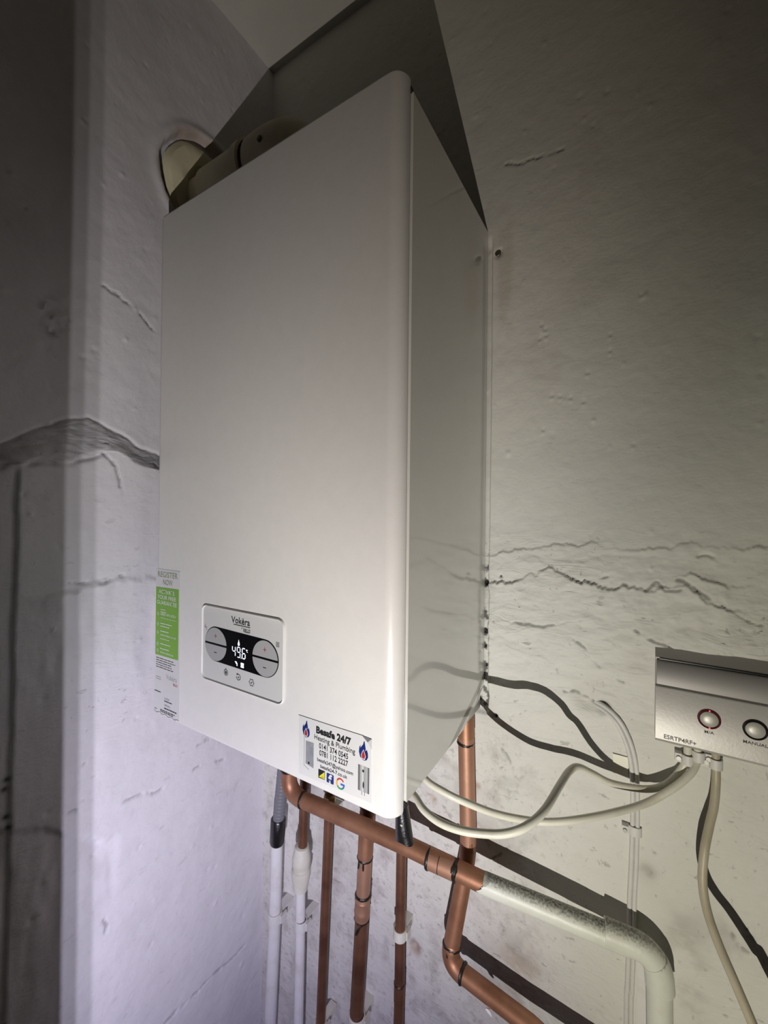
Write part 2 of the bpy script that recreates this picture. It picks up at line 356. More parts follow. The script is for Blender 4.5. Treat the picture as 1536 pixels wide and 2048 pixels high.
ledge(H, U, V, [(0.4340, 0.2015), (0.4668, 0.2096), (0.4944, 0.2248), (0.5142, 0.2326), (0.5304, 0.2215), (0.5521, 0.2139), (0.5759, 0.2096), (0.6096, 0.2066), (0.6309, 0.2138), (0.6411, 0.2222), (0.6562, 0.2127), (0.6803, 0.2094), (0.7032, 0.1993)], .0048, .003, .04, 6, .009)
ledge(H, U, V, [(0.6707, 0.2308), (0.6941, 0.2271), (0.7163, 0.2207)], .003, .003, .02, 7, .008)
cr = [[(0.5466, 0.1343), (0.5601, 0.1246), (0.5720, 0.1071), (0.5853, 0.0988), (0.6022, 0.0903)],
      [(0.6164, 0.1597), (0.6339, 0.1507), (0.6542, 0.1408)], [(0.7014, 0.1991), (0.7112, 0.1901), (0.7208, 0.1836), (0.7356, 0.1813)],
      [(0.7157, 0.1716), (0.7217, 0.1691), (0.7285, 0.1725)], [(0.5348, 0.0619), (0.5471, 0.0688), (0.5605, 0.0613), (0.5747, 0.0542)],
      [(0.4337, 0.0028), (0.4470, 0.0056), (0.4651, 0.0096), (0.4756, 0.0181)], [(0.4383, 0.1428), (0.4744, 0.1451), (0.5084, 0.1487), (0.5340, 0.1566)],
      [(0.6257, 0.2083), (0.6370, 0.2230), (0.6462, 0.2117), (0.6611, 0.2120)], [(0.6586, 0.2262), (0.6731, 0.2192), (0.6896, 0.2081)],
      [(0.6069, 0.2139), (0.6150, 0.2122)], [(0.5712, 0.2170), (0.5845, 0.2234)], [(0.4362, -0.0319), (0.4547, -0.0425), (0.4621, -0.0547)],
      [(0.4379, -0.2066), (0.4561, -0.1906), (0.4632, -0.1767)], [(0.4501, -0.3313), (0.4717, -0.3336), (0.4822, -0.3417), (0.4938, -0.3454)],
      [(0.6161, -0.1115), (0.6381, -0.1095)], [(0.7051, -0.1643), (0.7183, -0.1797), (0.7268, -0.1832)], [(0.7246, -0.1568), (0.7351, -0.1649), (0.7417, -0.1667)],
      [(0.4469, 0.8164), (0.4826, 0.8081), (0.5258, 0.8028)]]
HOLE = np.zeros_like(H)
for i, p in enumerate(cr): D = groove(H, U, V, p, .0013, .0030, 1.3, 50 + i); HOLE = np.maximum(HOLE, .55 * np.exp(-(D / .0014) ** 2))
cres = ell(*(0.6852, 0.2525), .007, .004, 12, 20, 160); groove(H, U, V, cres, .0016, .004, .2, 80)
for (px_, d_, r_) in (((0.5606, 0.0560), .006, .012), ((0.5811, 0.0532), .012, .007), ((0.3118, -0.4056), .008, .008), ((0.4384, 0.6873), .004, .005)):
    H -= d_ * np.exp(-((U - px_[0]) ** 2 + (V - px_[1]) ** 2) / r_ ** 2)
# pits and pimples
rs = np.random.RandomState(4)
for i in range(330):
    px_, pz_ = rs.uniform(.0, .83), rs.uniform(-.75, 1.15); r_ = rs.uniform(.0015, .0035); d_ = rs.uniform(-.0018, .0020)
    i0, i1 = np.searchsorted(xs, (px_ - .012, px_ + .012)); j0, j1 = np.searchsorted(zs, (pz_ - .012, pz_ + .012))
    H[i0:i1, j0:j1] += d_ * np.exp(-((U[i0:i1, j0:j1] - px_) ** 2 + (V[i0:i1, j0:j1] - pz_) ** 2) / r_ ** 2)
for p in ((0.5002, 0.5659), (0.5050, 0.5586), (0.5064, 0.5498), (0.4984, 0.5466), (0.5149, 0.4640), (0.5253, 0.4618), (0.5386, 0.4579), (0.5546, 0.4504), (0.5591, 0.4884), (0.5851, 0.5335), (0.5853, 0.5126), (0.5035, 0.4179), (0.6196, 0.5763), (0.6117, 0.3885)):
    H += .0016 * (np.exp(-((U - p[0]) ** 2 + (V - p[1] + .002) ** 2) / .0022 ** 2) - np.exp(-((U - p[0]) ** 2 + (V - p[1] - .0015) ** 2) / .0022 ** 2))
# chased strip beside the boiler, ragged lower down
rag = .429 + .0035 * fbm(V, U, 40, 91, 4) * (1 - sstep(V, .20, .26))
strip = (1 - sstep(U, rag - .0012, rag + .0012)) * sstep(V, .0, .01) * (1 - sstep(V, .70, .72)) * sstep(U, .40, .405)
H -= .006 * strip
for q, r_ in (((0.4242, 0.1976), .0042), ((0.4234, 0.1257), .004), ((0.4236, 0.1033), .0025), ((0.4246, 0.0751), .002), ((0.4473, 0.2101), .0018), ((0.4419, 0.0043), .0025)):
    e = np.exp(-(((U - q[0]) / r_) ** 2 + ((V - q[1]) / (r_ * 1.2)) ** 2)); HOLE = np.maximum(HOLE, sstep(e, .3, .5)); H -= .004 * e
HOLE = np.maximum(HOLE, strip * (1 - sstep(V, .22, .24)) * sstep(fbm(U, V, 130, 77, 3), .12, .25) * .8)
# grime: mottled area behind the pipes, stains
low = (1 - sstep(V, -.06, .02)) * (1 - sstep(U, .42, .60))
G = low * (.30 * sstep(fbm(U, V, 9, 61, 6), .0, .6)) + .04 * low
G += (1 - low) * .12 * sstep(fbm(U, V, 16, 69, 5), .15, .7)
for p, rx, a in (((0.4820, -0.3206), .03, .3), ((0.4488, -0.1829), .03, .2), ((0.6279, -0.1373), .012, .5), ((0.7183, -0.1741), .03, .35), ((0.3118, -0.4056), .01, .7)):
    G += a * np.exp(-((U - p[0]) ** 2 + (V - p[1]) ** 2) / rx ** 2) * (.4 + 1.2 * sstep(fbm(U, V, 30, 75, 4), -.1, .4))
G += .5 * np.exp(-((U - (0.6491, -0.2539)[0] - .02) / .02) ** 2) * (1 - sstep(V, -.20, -.14)) * sstep(fbm(U, V, 25, 79, 5), 0, .5)
Rs = np.zeros_like(H)
for p, rx, rz, a in (((0.3386, -0.1564), .012, .010, 1.0), ((0.4141, -0.1061), .006, .005, .5), ((0.4484, 0.6457), .012, .09, .22), ((0.4788, -0.3472), .03, .04, .35), ((0.3118, -0.4056), .010, .012, .55)):
    Rs += a * np.exp(-(((U - p[0]) / rx) ** 4 + ((V - p[1]) / rz) ** 4)) * sstep(fbm(U, V, 45, 85, 4), -.45, .1)
# fine streaky chips as dark nicks
RO = np.clip(.12 + .35 * lo + .75 * band * sstep(fbm(U, V, 6, 99, 3), -.4, .3), 0, 1)
pos = np.stack([U, -H, V], -1)
wb = grid_mesh('wall_back', U, V, pos, 'wall', dict(grime_shade=G, rust=Rs, hole=HOLE, rough=RO, low=low))

# ---- left wall: x = -.039 + height(y, z)
ys = axis((-2.0, -.52, .04), (-.52, .02, .0022)); zs2 = axis((-1.3, -.80, .04), (-.80, .28, .0025), (.28, .46, .0015), (.46, 1.23, .0025))
U, V = np.meshgrid(ys, zs2, indexing='ij')
H = .008 * fbm(U, V, 2.6, 111, 2) + .0012 * fbm(U, V, 20, 121, 4) + .00035 * fbm(U, V, 90, 131, 3) - .003
up = [(-0.4451, 0.3664), (-0.4273, 0.3759), (-0.3987, 0.3997), (-0.3670, 0.4187), (-0.3348, 0.4320), (-0.3157, 0.4266), (-0.2920, 0.4156), (-0.2628, 0.3997), (-0.2378, 0.3937), (-0.1395, 0.3572)]
dn = [(-0.4448, 0.3429), (-0.4270, 0.3506), (-0.3931, 0.3623), (-0.3607, 0.3661), (-0.3310, 0.3765), (-0.3152, 0.3828), (-0.2950, 0.3765), (-0.2757, 0.3682), (-0.2374, 0.3618), (-0.1389, 0.3212)]
P1 = np.array(up); P2 = np.array(dn)
zu = np.interp(U, P1[:, 0], P1[:, 1]) + .010 * fbm(U, V, 16, 141, 4); zd = np.interp(U, P2[:, 0], P2[:, 1]) + .008 * fbm(U, V, 20, 145, 4)
t = np.clip((zu - V) / np.maximum(zu - zd, .004), 0, 1)
H += .017 * t ** 1.3 * np.exp(-np.maximum(zd - V, 0) / .30) * sstep(-U, -.0, .1)
inb = (t > .02) * (t < .98)
H += inb * (.0030 * np.abs(fbm(U * .35 + V * .3, V, 75, 151, 4, 1.0)) + .0015 * fbm(U, V, 40, 152, 4))
H -= .005 * np.exp(-((V - zd) / .004) ** 2) * sstep(fbm(U, V, 18, 155, 3), -.25, .1)
H -= .002 * np.exp(-((V - zu) / .003) ** 2)
ledge(H, U, V, [(-0.3963, 0.1949), (-0.3643, 0.1986), (-0.3289, 0.2020), (-0.2928, 0.2047), (-0.2447, 0.1974), (-0.1366, 0.1590)], .005, .010, .12, 8, .006)
ledge(H, U, V, [(-0.4312, -0.0801), (-0.3928, -0.1014), (-0.3661, -0.1170), (-0.3428, -0.1467), (-0.3015, -0.1750)], -.006, .012, .3, 9, .006)
HOLE = np.zeros_like(H)
for i, p in enumerate([[(-0.2814, -0.1381), (-0.2595, -0.1393), (-0.2322, -0.1493), (-0.2072, -0.1527)], [(-0.2104, -0.5424), (-0.1752, -0.5448), (-0.1265, -0.5500), (-0.0776, -0.5534), (-0.0504, -0.5584)],
          [(-0.3225, 0.1955), (-0.3063, 0.1991), (-0.2907, 0.2045)], [(-0.3216, 0.3826), (-0.3084, 0.3699), (-0.2994, 0.3451), (-0.2964, 0.3269)], [(-0.1577, -0.1099), (-0.1348, -0.1098)],
          [(-0.3182, 0.6236), (-0.2911, 0.6179), (-0.2578, 0.6017), (-0.2403, 0.5849)], [(-0.3439, -0.0570), (-0.3331, -0.0521)], [(-0.3578, -0.1061), (-0.3432, -0.1122)], [(-0.3031, -0.3139), (-0.2999, -0.3043), (-0.3047, -0.2945)],
          [(-0.1667, -0.1490), (-0.1523, -0.1494)], [(-0.1217, -0.1559), (-0.1057, -0.1602)], [(-0.3587, 0.2005), (-0.3350, 0.1993), (-0.2893, 0.2058)], [(-0.1313, 1.2347), (-0.0984, 1.2413), (-0.0627, 1.2288), (-0.0438, 1.2222)]]):
    D = groove(H, U, V, p, .0016, .0034, 1.2, 160 + i); HOLE = np.maximum(HOLE, .5 * np.exp(-(D / .0015) ** 2))
ye = -.411 + .003 * fbm(V, U, 14, 171, 4)                      # arris: the wall steps back towards the opening
H -= (.004 * (1 - sstep(U, ye - .006, ye)) + .045 * (1 - sstep(U, ye - .16, ye))) * (1 - sstep(V, .34, .36))
for i in range(220):
    py_, pz_ = rs.uniform(-.45, .0), rs.uniform(-.75, 1.15); r_ = rs.uniform(.0018, .004); d_ = rs.uniform(-.0022, .0022)
    i0, i1 = np.searchsorted(ys, (py_ - .012, py_ + .012)); j0, j1 = np.searchsorted(zs2, (pz_ - .012, pz_ + .012))
    H[i0:i1, j0:j1] += d_ * np.exp(-((U[i0:i1, j0:j1] - py_) ** 2 + (V[i0:i1, j0:j1] - pz_) ** 2) / r_ ** 2)
G = .10 * sstep(fbm(U, V, 12, 181, 5), .1, .7) + .55 * inb * sstep(fbm(U * .6 + V, V, 26, 185, 5, .5), -.35, .5)
for p, rx, a in (((-0.3770, 0.5613), .012, 1.5), ((-0.3761, 0.5367), .008, .9), ((-0.3774, 0.5099), .007, .8), ((-0.3685, 0.5463), .007, .7)):
    G += a * np.exp(-((U - p[0]) ** 2 + (V - p[1]) ** 2) / rx ** 2) * sstep(fbm(U, V, 85, 189, 4), .0, .22)
    H -= .002 * np.exp(-((U - p[0]) ** 2 + (V - p[1]) ** 2) / rx ** 2) * sstep(fbm(U, V, 70, 191, 3), -.1, .3)
for p in ((-0.4161, -0.0317), (-0.4179, -0.0429), (-0.4166, -0.0773), (-0.4145, -0.0908)):
    HOLE = np.maximum(HOLE, np.exp(-((U - p[0]) ** 2 + (V - p[1]) ** 2) / .0035 ** 2))
# break-out round the flue
Df = np.hypot(U + .143, V - .868); e = fbm(U, V, 25, 195, 3) * .006
H -= .014 * (1 - sstep(Df + e, .086, .093)) ; H += .004 * np.exp(-((Df - .099) / .008) ** 2)
Rs = .5 * np.exp(-((Df - .092) / .008) ** 2) * sstep(fbm(U, V, 20, 197, 3), -.3, .2)
pos = np.stack([-.039 + H, U, V], -1)
wl = grid_mesh('wall_left', U, V, pos, 'wall_left', dict(grime_shade=G, rust=Rs, hole=HOLE, rough=np.clip(.07 + .10 * (1 - sstep(V, .25, .4)) + .6 * inb + .25 * np.exp(-((V - .02) / .05) ** 2), 0, 1), low=.18 * (1 - sstep(V, -.1, .1))))
# ---- ceiling, floor and the rest of the small room
def slab(name, a, b, m):
    o = MB().box(a, b).build(name, m, smooth=False); o['kind'] = 'structure'; return o
xs3 = axis((-.07, .84, .006), (.84, 1.7, .05)); ys3 = axis((-2.0, -.5, .05), (-.5, .03, .006))
U, V = np.meshgrid(xs3, ys3, indexing='ij'); H = .004 * fbm(U, V, 5, 211, 4) + .0006 * fbm(U, V, 60, 215, 3)
ce = grid_mesh('ceiling', U, V, np.stack([U, V, 1.219 + H], -1)[:, ::-1], 'ceiling', {})
slab('floor', (-.1, -2.0, -1.35), (1.7, .05, -1.3), 'floor')
slab('wall_right', (1.7, -2.0, -1.3), (1.75, .05, 1.23), 'room')
slab('wall_front', (-.1, -2.05, -1.3), (1.75, -2.0, 1.23), 'room')

# ================================================================== BOILER
W, D, HH, R0 = .4206, .2611, .74, .0157
boiler = thing('boiler', (W / 2, -D / 2, 0), 'white wall-hung gas boiler with a touch display low on its front', 'boiler')
# front cover: U profile in plan, rounded upright edges, closed back
def cover_profile(off):
    p = [(0 + off, -D + .024)]
    for i in range(13):
        q = math.pi + math.pi / 2 * i / 12; p.append((R0 + (R0 - off) * math.cos(q), -D + R0 + (R0 - off) * math.sin(q)))
    for i in range(13):
        q = 1.5 * math.pi + math.pi / 2 * i / 12; p.append((W - R0 + (R0 - off) * math.cos(q), -D + R0 + (R0 - off) * math.sin(q)))
    p.append((W - off, -D + R0 + .0005)); return p
mb = MB(); rows = [(0.0, .0025), (.0012, .0007), (.004, 0), (HH - .004, 0), (HH - .0012, .0007), (HH, .0025)]; v = []
for z, off in rows: v += [(x, y, z) for x, y in cover_profile(off)]
n = len(cover_profile(0)); f = [(i * n + k, i * n + k + 1, (i + 1) * n + k + 1, (i + 1) * n + k) for i in range(len(rows) - 1) for k in range(n - 1)]
f += [tuple(range(n)), tuple(range(len(v) - 1, len(v) - n - 1, -1))] + [(i * n, (i + 1) * n, (i + 1) * n + n - 1, i * n + n - 1) for i in range(len(rows) - 1)]
front = mb.add(v, f).build('front_cover', 'enamel', boiler, angle=50)
# side panels; right one with its bottom rear corner cut away
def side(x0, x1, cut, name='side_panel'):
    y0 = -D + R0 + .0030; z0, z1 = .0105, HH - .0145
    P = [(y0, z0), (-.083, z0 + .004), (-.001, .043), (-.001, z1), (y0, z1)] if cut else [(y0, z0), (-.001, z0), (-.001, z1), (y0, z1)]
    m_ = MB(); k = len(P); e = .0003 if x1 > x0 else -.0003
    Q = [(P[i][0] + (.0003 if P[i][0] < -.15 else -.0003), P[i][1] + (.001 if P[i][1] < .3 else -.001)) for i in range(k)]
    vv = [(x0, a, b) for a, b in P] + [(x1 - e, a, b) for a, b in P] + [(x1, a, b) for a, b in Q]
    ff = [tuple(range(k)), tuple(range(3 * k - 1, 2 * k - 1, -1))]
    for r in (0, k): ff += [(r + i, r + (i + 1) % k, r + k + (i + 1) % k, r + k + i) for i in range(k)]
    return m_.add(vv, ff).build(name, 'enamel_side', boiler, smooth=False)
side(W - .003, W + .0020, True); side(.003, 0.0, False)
ch = MB().box((.004, -D + R0 + .002, .0125), (W - .0035, -.0015, HH - .018)); ch.build('chassis', 'chassis', boiler, smooth=False)
MB().box((W - .006, -.080, .0108), (W - .0032, -.002, .05)).build('rear_flange', 'enamel', boiler, smooth=False)
MB().lathe((W + .0008, -D + R0 + .004, .0085), (0, -1, 0), [(0, .0028), (.003, .0028)], 10).build('rubber_stop', 'black', boiler)
MB().lathe((W - .001, -D + R0 + .0035, HH - .0125), (0, -1, 0), [(0, .0028), (.003, .0028)], 10).build('rubber_stop', 'black', boiler)
MB().lathe((.195, -.145, HH - .0195), (0, 0, 1), [(0, .066), (.012, .066), (.014, .062)], 40).build('flue_flange', 'cream', boiler)

# control panel
FY = -D
cp = MB(); x0, x1, z0, z1 = .1202, .2722, .0775, .1762; r = .009
def frame_ring(m_, X0, Z0, X1, Z1, r, wd, ya, yb):
    a = rrect(X0, Z0, X1, Z1, r, 7); b = rrect(X0 + wd, Z0 + wd, X1 - wd, Z1 - wd, max(r - wd, .001), 7); k = len(a)
    mid = rrect(X0 + wd / 2, Z0 + wd / 2, X1 - wd / 2, Z1 - wd / 2, r - wd / 2, 7)
    v = [(p[0], ya, p[1]) for p in a] + [(p[0], yb, p[1]) for p in mid] + [(p[0], ya, p[1]) for p in b]
    m_.add(v, [(i, (i + 1) % k, k + (i + 1) % k, k + i) for i in range(k)] + [(k + i, k + (i + 1) % k, 2 * k + (i + 1) % k, 2 * k + i) for i in range(k)])
cp.plate(rrect(x0 + .0006, z0 + .0006, x1 - .0006, z1 - .0006, r, 7), FY + .0001, .0009)
panel = cp.build('control_panel', 'panel', boiler)
fr = MB(); frame_ring(fr, x0 - .0006, z0 - .0006, x1 + .0006, z1 + .0006, r + .0006, .0028, FY, FY - .0026); fr.build('bezel', 'enamel', panel)
py = FY - .0008
CL, CR, RX = (.1495, .1272), (.2411, .1259), .0217
pill = ell(CL[0], CL[1], RX + .0006, RX + .0006, 24, 90, 270) + ell(CR[0], CR[1], RX + .0006, RX + .0006, 24, -90, 90)
part_label(MB().plate(pill, py, .0005).build('display', 'glass_black', panel, smooth=False), 'black display window showing 49.6 degrees')
for cx, cz in (CL, CR):
    for a0, a1, s in ((3, 177, 1), (183, 357, -1)):
        MB().plate(ell(cx, cz + s * .0002, RX - .0005, RX - .0005, 26, a0, a1), py - .0004, .0007).build('touch_button', 'button', panel, smooth=False)
    mk = MB()
    mk.plate([(cx - .0026, cz + .0102), (cx + .0026, cz + .0102), (cx + .0026, cz + .0110), (cx - .0026, cz + .0110)], py - .0011, .0001)
    mk.plate([(cx - .0004, cz + .0078), (cx + .0004, cz + .0078), (cx + .0004, cz + .0134), (cx - .0004, cz + .0134)], py - .0011, .0001)
    mk.build('plus_sign', 'red_ink', panel, smooth=False)
    MB().plate([(cx - .0026, cz - .0112), (cx + .0026, cz - .0112), (cx + .0026, cz - .0102), (cx - .0026, cz - .0102)], py - .0011, .0001).build('minus_sign', 'ink', panel, smooth=False)
# seven-segment digits 4 9. 6
def seg7(m_, x, z, w_, h, segs, y, t_=.0011):
    hh = h / 2
    S = dict(a=((x, z + h), (x + w_, z + h)), g=((x, z + hh), (x + w_, z + hh)), d=((x, z), (x + w_, z)), f=((x, z + hh), (x, z + h)), b=((x + w_, z + hh), (x + w_, z + h)), e=((x, z), (x, z + hh)), c=((x + w_, z), (x + w_, z + hh)))
    for k in segs:
        (ax, az), (bx, bz) = S[k]; g = .0007
        if az == bz: m_.plate([(ax + g, az - t_ / 2), (bx - g, az - t_ / 2), (bx - g, az + t_ / 2), (ax + g, az + t_ / 2)], y, .0001)
        else: m_.plate([(ax - t_ / 2, az + g), (ax + t_ / 2, az + g), (ax + t_ / 2, bz - g), (ax - t_ / 2, bz - g)], y, .0001)
dg = MB(); dy = py - .0006
seg7(dg, .1824, .1185, .0055, .0125, 'fgbc', dy); seg7(dg, .1915, .1185, .0055, .0125, 'afbgcd', dy); seg7(dg, .2008, .1185, .0055, .0125, 'afgecd', dy, .0013)
dg.plate(ell(.1990, .1183, .0006, .0007, 8), dy, .0001); dg.plate(ell(.2083, .1300, .0007, .0008, 8), dy, .0001)
dg.ringplate(.2103, .1288, .0014, .0016, .0006, dy, .0001, 60, 300, 10)
part_label(dg.build('digits', 'led', panel, smooth=False), 'lit white digits reading 49.6')
MB().plate([(.1942, .1405), (.1949, .1380), (.1960, .1352), (.1956, .1333), (.1942, .1326), (.1928, .1333), (.1924, .1352), (.1935, .1380)], dy, .0001).build('flame_icon', 'led', panel, smooth=False)
ic = MB()                                                     # lit tap and radiator symbols
ic.plate([(.1876, .1125), (.1910, .1125), (.1910, .1108), (.1922, .1108), (.1922, .1072), (.1908, .1072), (.1908, .1095), (.1892, .1095), (.1892, .1112), (.1876, .1112)], dy, .0001)
for k in range(4): ic.plate([(.1986 + k * .0014, .1068), (.1996 + k * .0014, .1068), (.1996 + k * .0014, .1128), (.1986 + k * .0014, .1128)], dy, .0001)
ic.plate([(.1984, .1108), (.2040, .1108), (.2040, .1120), (.1984, .1120)], dy, .0001); ic.plate([(.1984, .1074), (.2040, .1074), (.2040, .1084), (.1984, .1084)], dy, .0001)
ic.build('status_icons', 'led', panel, smooth=False)
ty = py - .0004
text('lettering', 'Vok\u00e8ra', .1795, .1600, .0078, 'ink', panel, ty, width=.0345, bold=.012)
MB().plate([(.1835, .1577), (.2140, .1577), (.2140, .1585), (.1835, .1585)], py, .0003).build('underline', 'ink', panel, smooth=False)
text('lettering', 'BY', .1985, .1545, .0016, 'ink', panel, ty)
text('lettering', 'RIELLO', .2020, .1512, .0042, 'ink', panel, ty, width=.0122, bold=.02)
tp = MB()                                                     # printed tap and radiator symbols beside the buttons
tp.plate([(.1248, .1478), (.1278, .1478), (.1278, .1466), (.1300, .1466), (.1300, .1420), (.1290, .1420), (.1290, .1452), (.1260, .1452), (.1260, .1466), (.1248, .1466)], py, .0002)
tp.plate([(.1262, .1484), (.1275, .1484), (.1275, .1496), (.1262, .1496)], py, .0002)
tp.build('tap_symbol', 'grey_ink', panel, smooth=False); tp = MB()
for k in range(4): tp.plate([(.2588 + k * .0014, .1425), (.2595 + k * .0014, .1425), (.2595 + k * .0014, .1490), (.2588 + k * .0014, .1490)], py, .0002)
for z_ in (.1436, .1455, .1474): tp.plate([(.2584, z_), (.2640, z_), (.2640, z_ + .0006), (.2584, z_ + .0006)], py, .0002)
tp.build('radiator_symbol', 'grey_ink', panel, smooth=False)
bi = MB()
bi.ringplate(.1697, .0945, .0040, .0040, .0008, py, .0002); bi.plate(ell(.1697, .0943, .0017, .0021, 14), py, .0002); bi.plate([(.1693, .0984), (.1701, .0984), (.1701, .1002), (.1693, .1002)], py, .0002)
bi.ringplate(.1937, .0935, .0040, .0040, .0008, py, .0002, 135, -190, 30); bi.plate([(.1896, .0966), (.1922, .0984), (.1922, .0955)], py, .0002)
for a in (45, -45):
    c_, s_ = math.cos(math.radians(a)), math.sin(math.radians(a)); L_, w_ = .0016, .0003
    bi.plate([(.1937 + c_ * L_ - s_ * w_, .0932 + s_ * L_ + c_ * w_), (.1937 - c_ * L_ - s_ * w_, .0932 - s_ * L_ + c_ * w_), (.1937 - c_ * L_ + s_ * w_, .0932 - s_ * L_ - c_ * w_), (.1937 + c_ * L_ + s_ * w_, .0932 + s_ * L_ - c_ * w_)], py, .0002)
gear = []
k = 36; vv = []
for i in range(k):
    q = 2 * math.pi * i / k; ro = .0043 + .0006 * math.cos(6 * q); vv += [(.2178 + ro * math.cos(q), .0920 + ro * math.sin(q)), (.2178 + (ro - .0009) * math.cos(q), .0920 + (ro - .0009) * math.sin(q))]
bi.add([(p[0], py - .0002, p[1]) for p in vv], [(2 * i, 2 * ((i + 1) % k), 2 * ((i + 1) % k) + 1, 2 * i + 1) for i in range(k)])
bi.plate([(.2158, .0920), (.2163, .0926), (.2172, .0914), (.2190, .0938), (.2196, .0932), (.2172, .0902)], py, .0002)
bi.build('function_icons', 'ink', panel, smooth=False)

# registration sticker
sy = FY - .0001
reg = MB(); reg.plate([(.0076, .2148), (.0680, .2150), (.0700, .0045), (.0660, .0052), (.0560, .0046), (.0440, .0030), (.0330, .0040), (.0250, .0052), (.0064, .0050)], sy, .0003)
reg = tag(reg.build('registration_sticker', 'sticker', smooth=False, origin=(.038, sy, .11)), 'tall green and white registration sticker at the boiler\'s lower left edge', 'sticker')
q0 = sy - .0003
MB().plate([(.0085, .0880), (.0655, .0893), (.0650, .1892), (.0085, .1880)], q0, .0002).build('green_block', 'green_ink', reg, smooth=False)
text('lettering', 'REGISTER', .0120, .2035, .0080, 'olive_ink', reg, q0 - .0003, width=.0490)
text('lettering', 'NOW', .0255, .1925, .0078, 'olive_ink', reg, q0 - .0003, width=.0240)
g = q0 - .0005
text('lettering', 'ACTIVATE', .0165, .1795, .0056, 'white_ink', reg, g, width=.0395, bold=.012)
text('lettering', 'YOUR FREE', .0130, .1715, .0056, 'white_ink', reg, g, width=.0465, bold=.012)
text('lettering', 'GUARANTEE', .0115, .1635, .0056, 'white_ink', reg, g, width=.0495, bold=.012)
text('lettering', '0800 475 0751', .0215, .1478, .0034, 'white_ink', reg, g, width=.0370, bold=.01)
text('lettering', 'www.vokera.co.uk', .0215, .1180, .0030, 'white_ink', reg, g, width=.0390, bold=.01)
text('lettering', 'www.vokera.ie', .0215, .0925, .0030, 'white_ink', reg, g, width=.0330, bold=.01)
sq = MB(); z = .1580
squiggle_lines(sq, .0215, .0400, .1555, .0035, 2, .0012, g, 2); squiggle_lines(sq, .0215, .0640, .1437, .003, 1, .0007, g, 3)
squiggle_lines(sq, .0215, .0520, .1352, .004, 2, .0013, g, 4); squiggle_lines(sq, .0215, .0480, .1240, .004, 1, .0013, g, 5)
squiggle_lines(sq, .0215, .0520, .1130, .004, 1, .0010, g, 6); squiggle_lines(sq, .0215, .0500, .1055, .004, 1, .0013, g, 7); squiggle_lines(sq, .0215, .0450, .0985, .004, 1, .0013, g, 8)
for zz_ in (.149, .134, .122, .105, .095): sq.ringplate(.0150, zz_, .0020, .0026, .0006, g, .0001, seg=10)
sq.build('small_print', 'white_ink', reg, smooth=False)
sp = MB(); squiggle_lines(sp, .0110, .0620, .0835, .0033, 5, .0011, q0, 11); squiggle_lines(sp, .0110, .0250, .0560, .003, 2, .0006, q0, 13)
squiggle_lines(sp, .0080, .0240, .0340, .003, 1, .0016, q0, 14); squiggle_lines(sp, .0080, .0180, .0080, .003, 1, .001, q0, 15)
squiggle_lines(sp, .0230, .0640, .0090, .0022, 2, .0014, q0, 16); squiggle_lines(sp, .0330, .0560, .0236, .003, 1, .0016, q0, 17); squiggle_lines(sp, .0330, .0660, .0130, .003, 1, .0018, q0, 18)
for k in range(24):                                            # torn dark lower edge
    xa = .0060 + k * .0026; za = .0052 - .0022 * math.sin(k * .55) ** 2; zb = .0052 - .0022 * math.sin((k + 1) * .55) ** 2
    sp.plate([(xa, za), (xa + .0026, zb), (xa + .0026, zb + .0006), (xa, za + .0006)], q0, .0001)
sp.build('small_print', 'ink', reg, smooth=False)
text('lettering', 'CODE', .0330, .0270, .0024, 'ink', reg, q0 - .0001, width=.0120)
text('lettering', 'SERIAL', .0330, .0175, .0024, 'ink', reg, q0 - .0001, width=.0150)
text('lettering', 'Vok\u00e8ra', .0370, .0570, .0070, 'grey_ink', reg, q0 - .0001, width=.0260)
text('lettering', 'RIELLO', .0540, .0510, .0034, 'red_ink', reg, q0 - .0001, width=.0105, bold=.02)

# business sticker
bz = tag(MB().plate([(.2950, .0728), (.3500, .0738), (.3820, .0747), (.3895, .0738), (.3922, .0712), (.3933, .0105), (.2960, .0080)], sy, .0003).build('business_sticker', 'sticker2', smooth=False, origin=(.344, sy, .04)),
         'white heating and plumbing sticker with blue flames at the boiler\'s lower right', 'sticker')
MB().add([(.3810, q0 - .0001, .0748), (.3930, q0 - .0001, .0744), (.3930, q0 - .0001, .0640), (.3895, q0 - .0022, .0712)], [(0, 1, 3), (1, 2, 3)]).build('peeling_corner', 'grey_ink', bz, smooth=False)
MB().plate([(.2950, .0727), (.3500, .0737), (.3830, .0746), (.3830, .0749), (.3500, .0740), (.2950, .0730)], q0 + .0001, .0003).build('cut_edge', 'grey_ink', bz, smooth=False)
def T(s, x, z, h, w_, bold=.0): return text('lettering', s, x, z, h, 'ink', bz, q0 - .0002, width=w_, bold=bold)
T('Besafe 24/7', .3205, .0605, .0070, .0470, .045); T('Heating & Plumbing', .3180, .0530, .0052, .0545, .006)
T('0141 374 0545', .3250, .0450, .0056, .0390, .014); T('0781 112 2227', .3255, .0375, .0056, .0385, .014)
T('besafe247@yahoo.com', .3225, .0306, .0036, .0480, .012); T('besafe24-7.co.uk', .3270, .0245, .0036, .0360, .012)
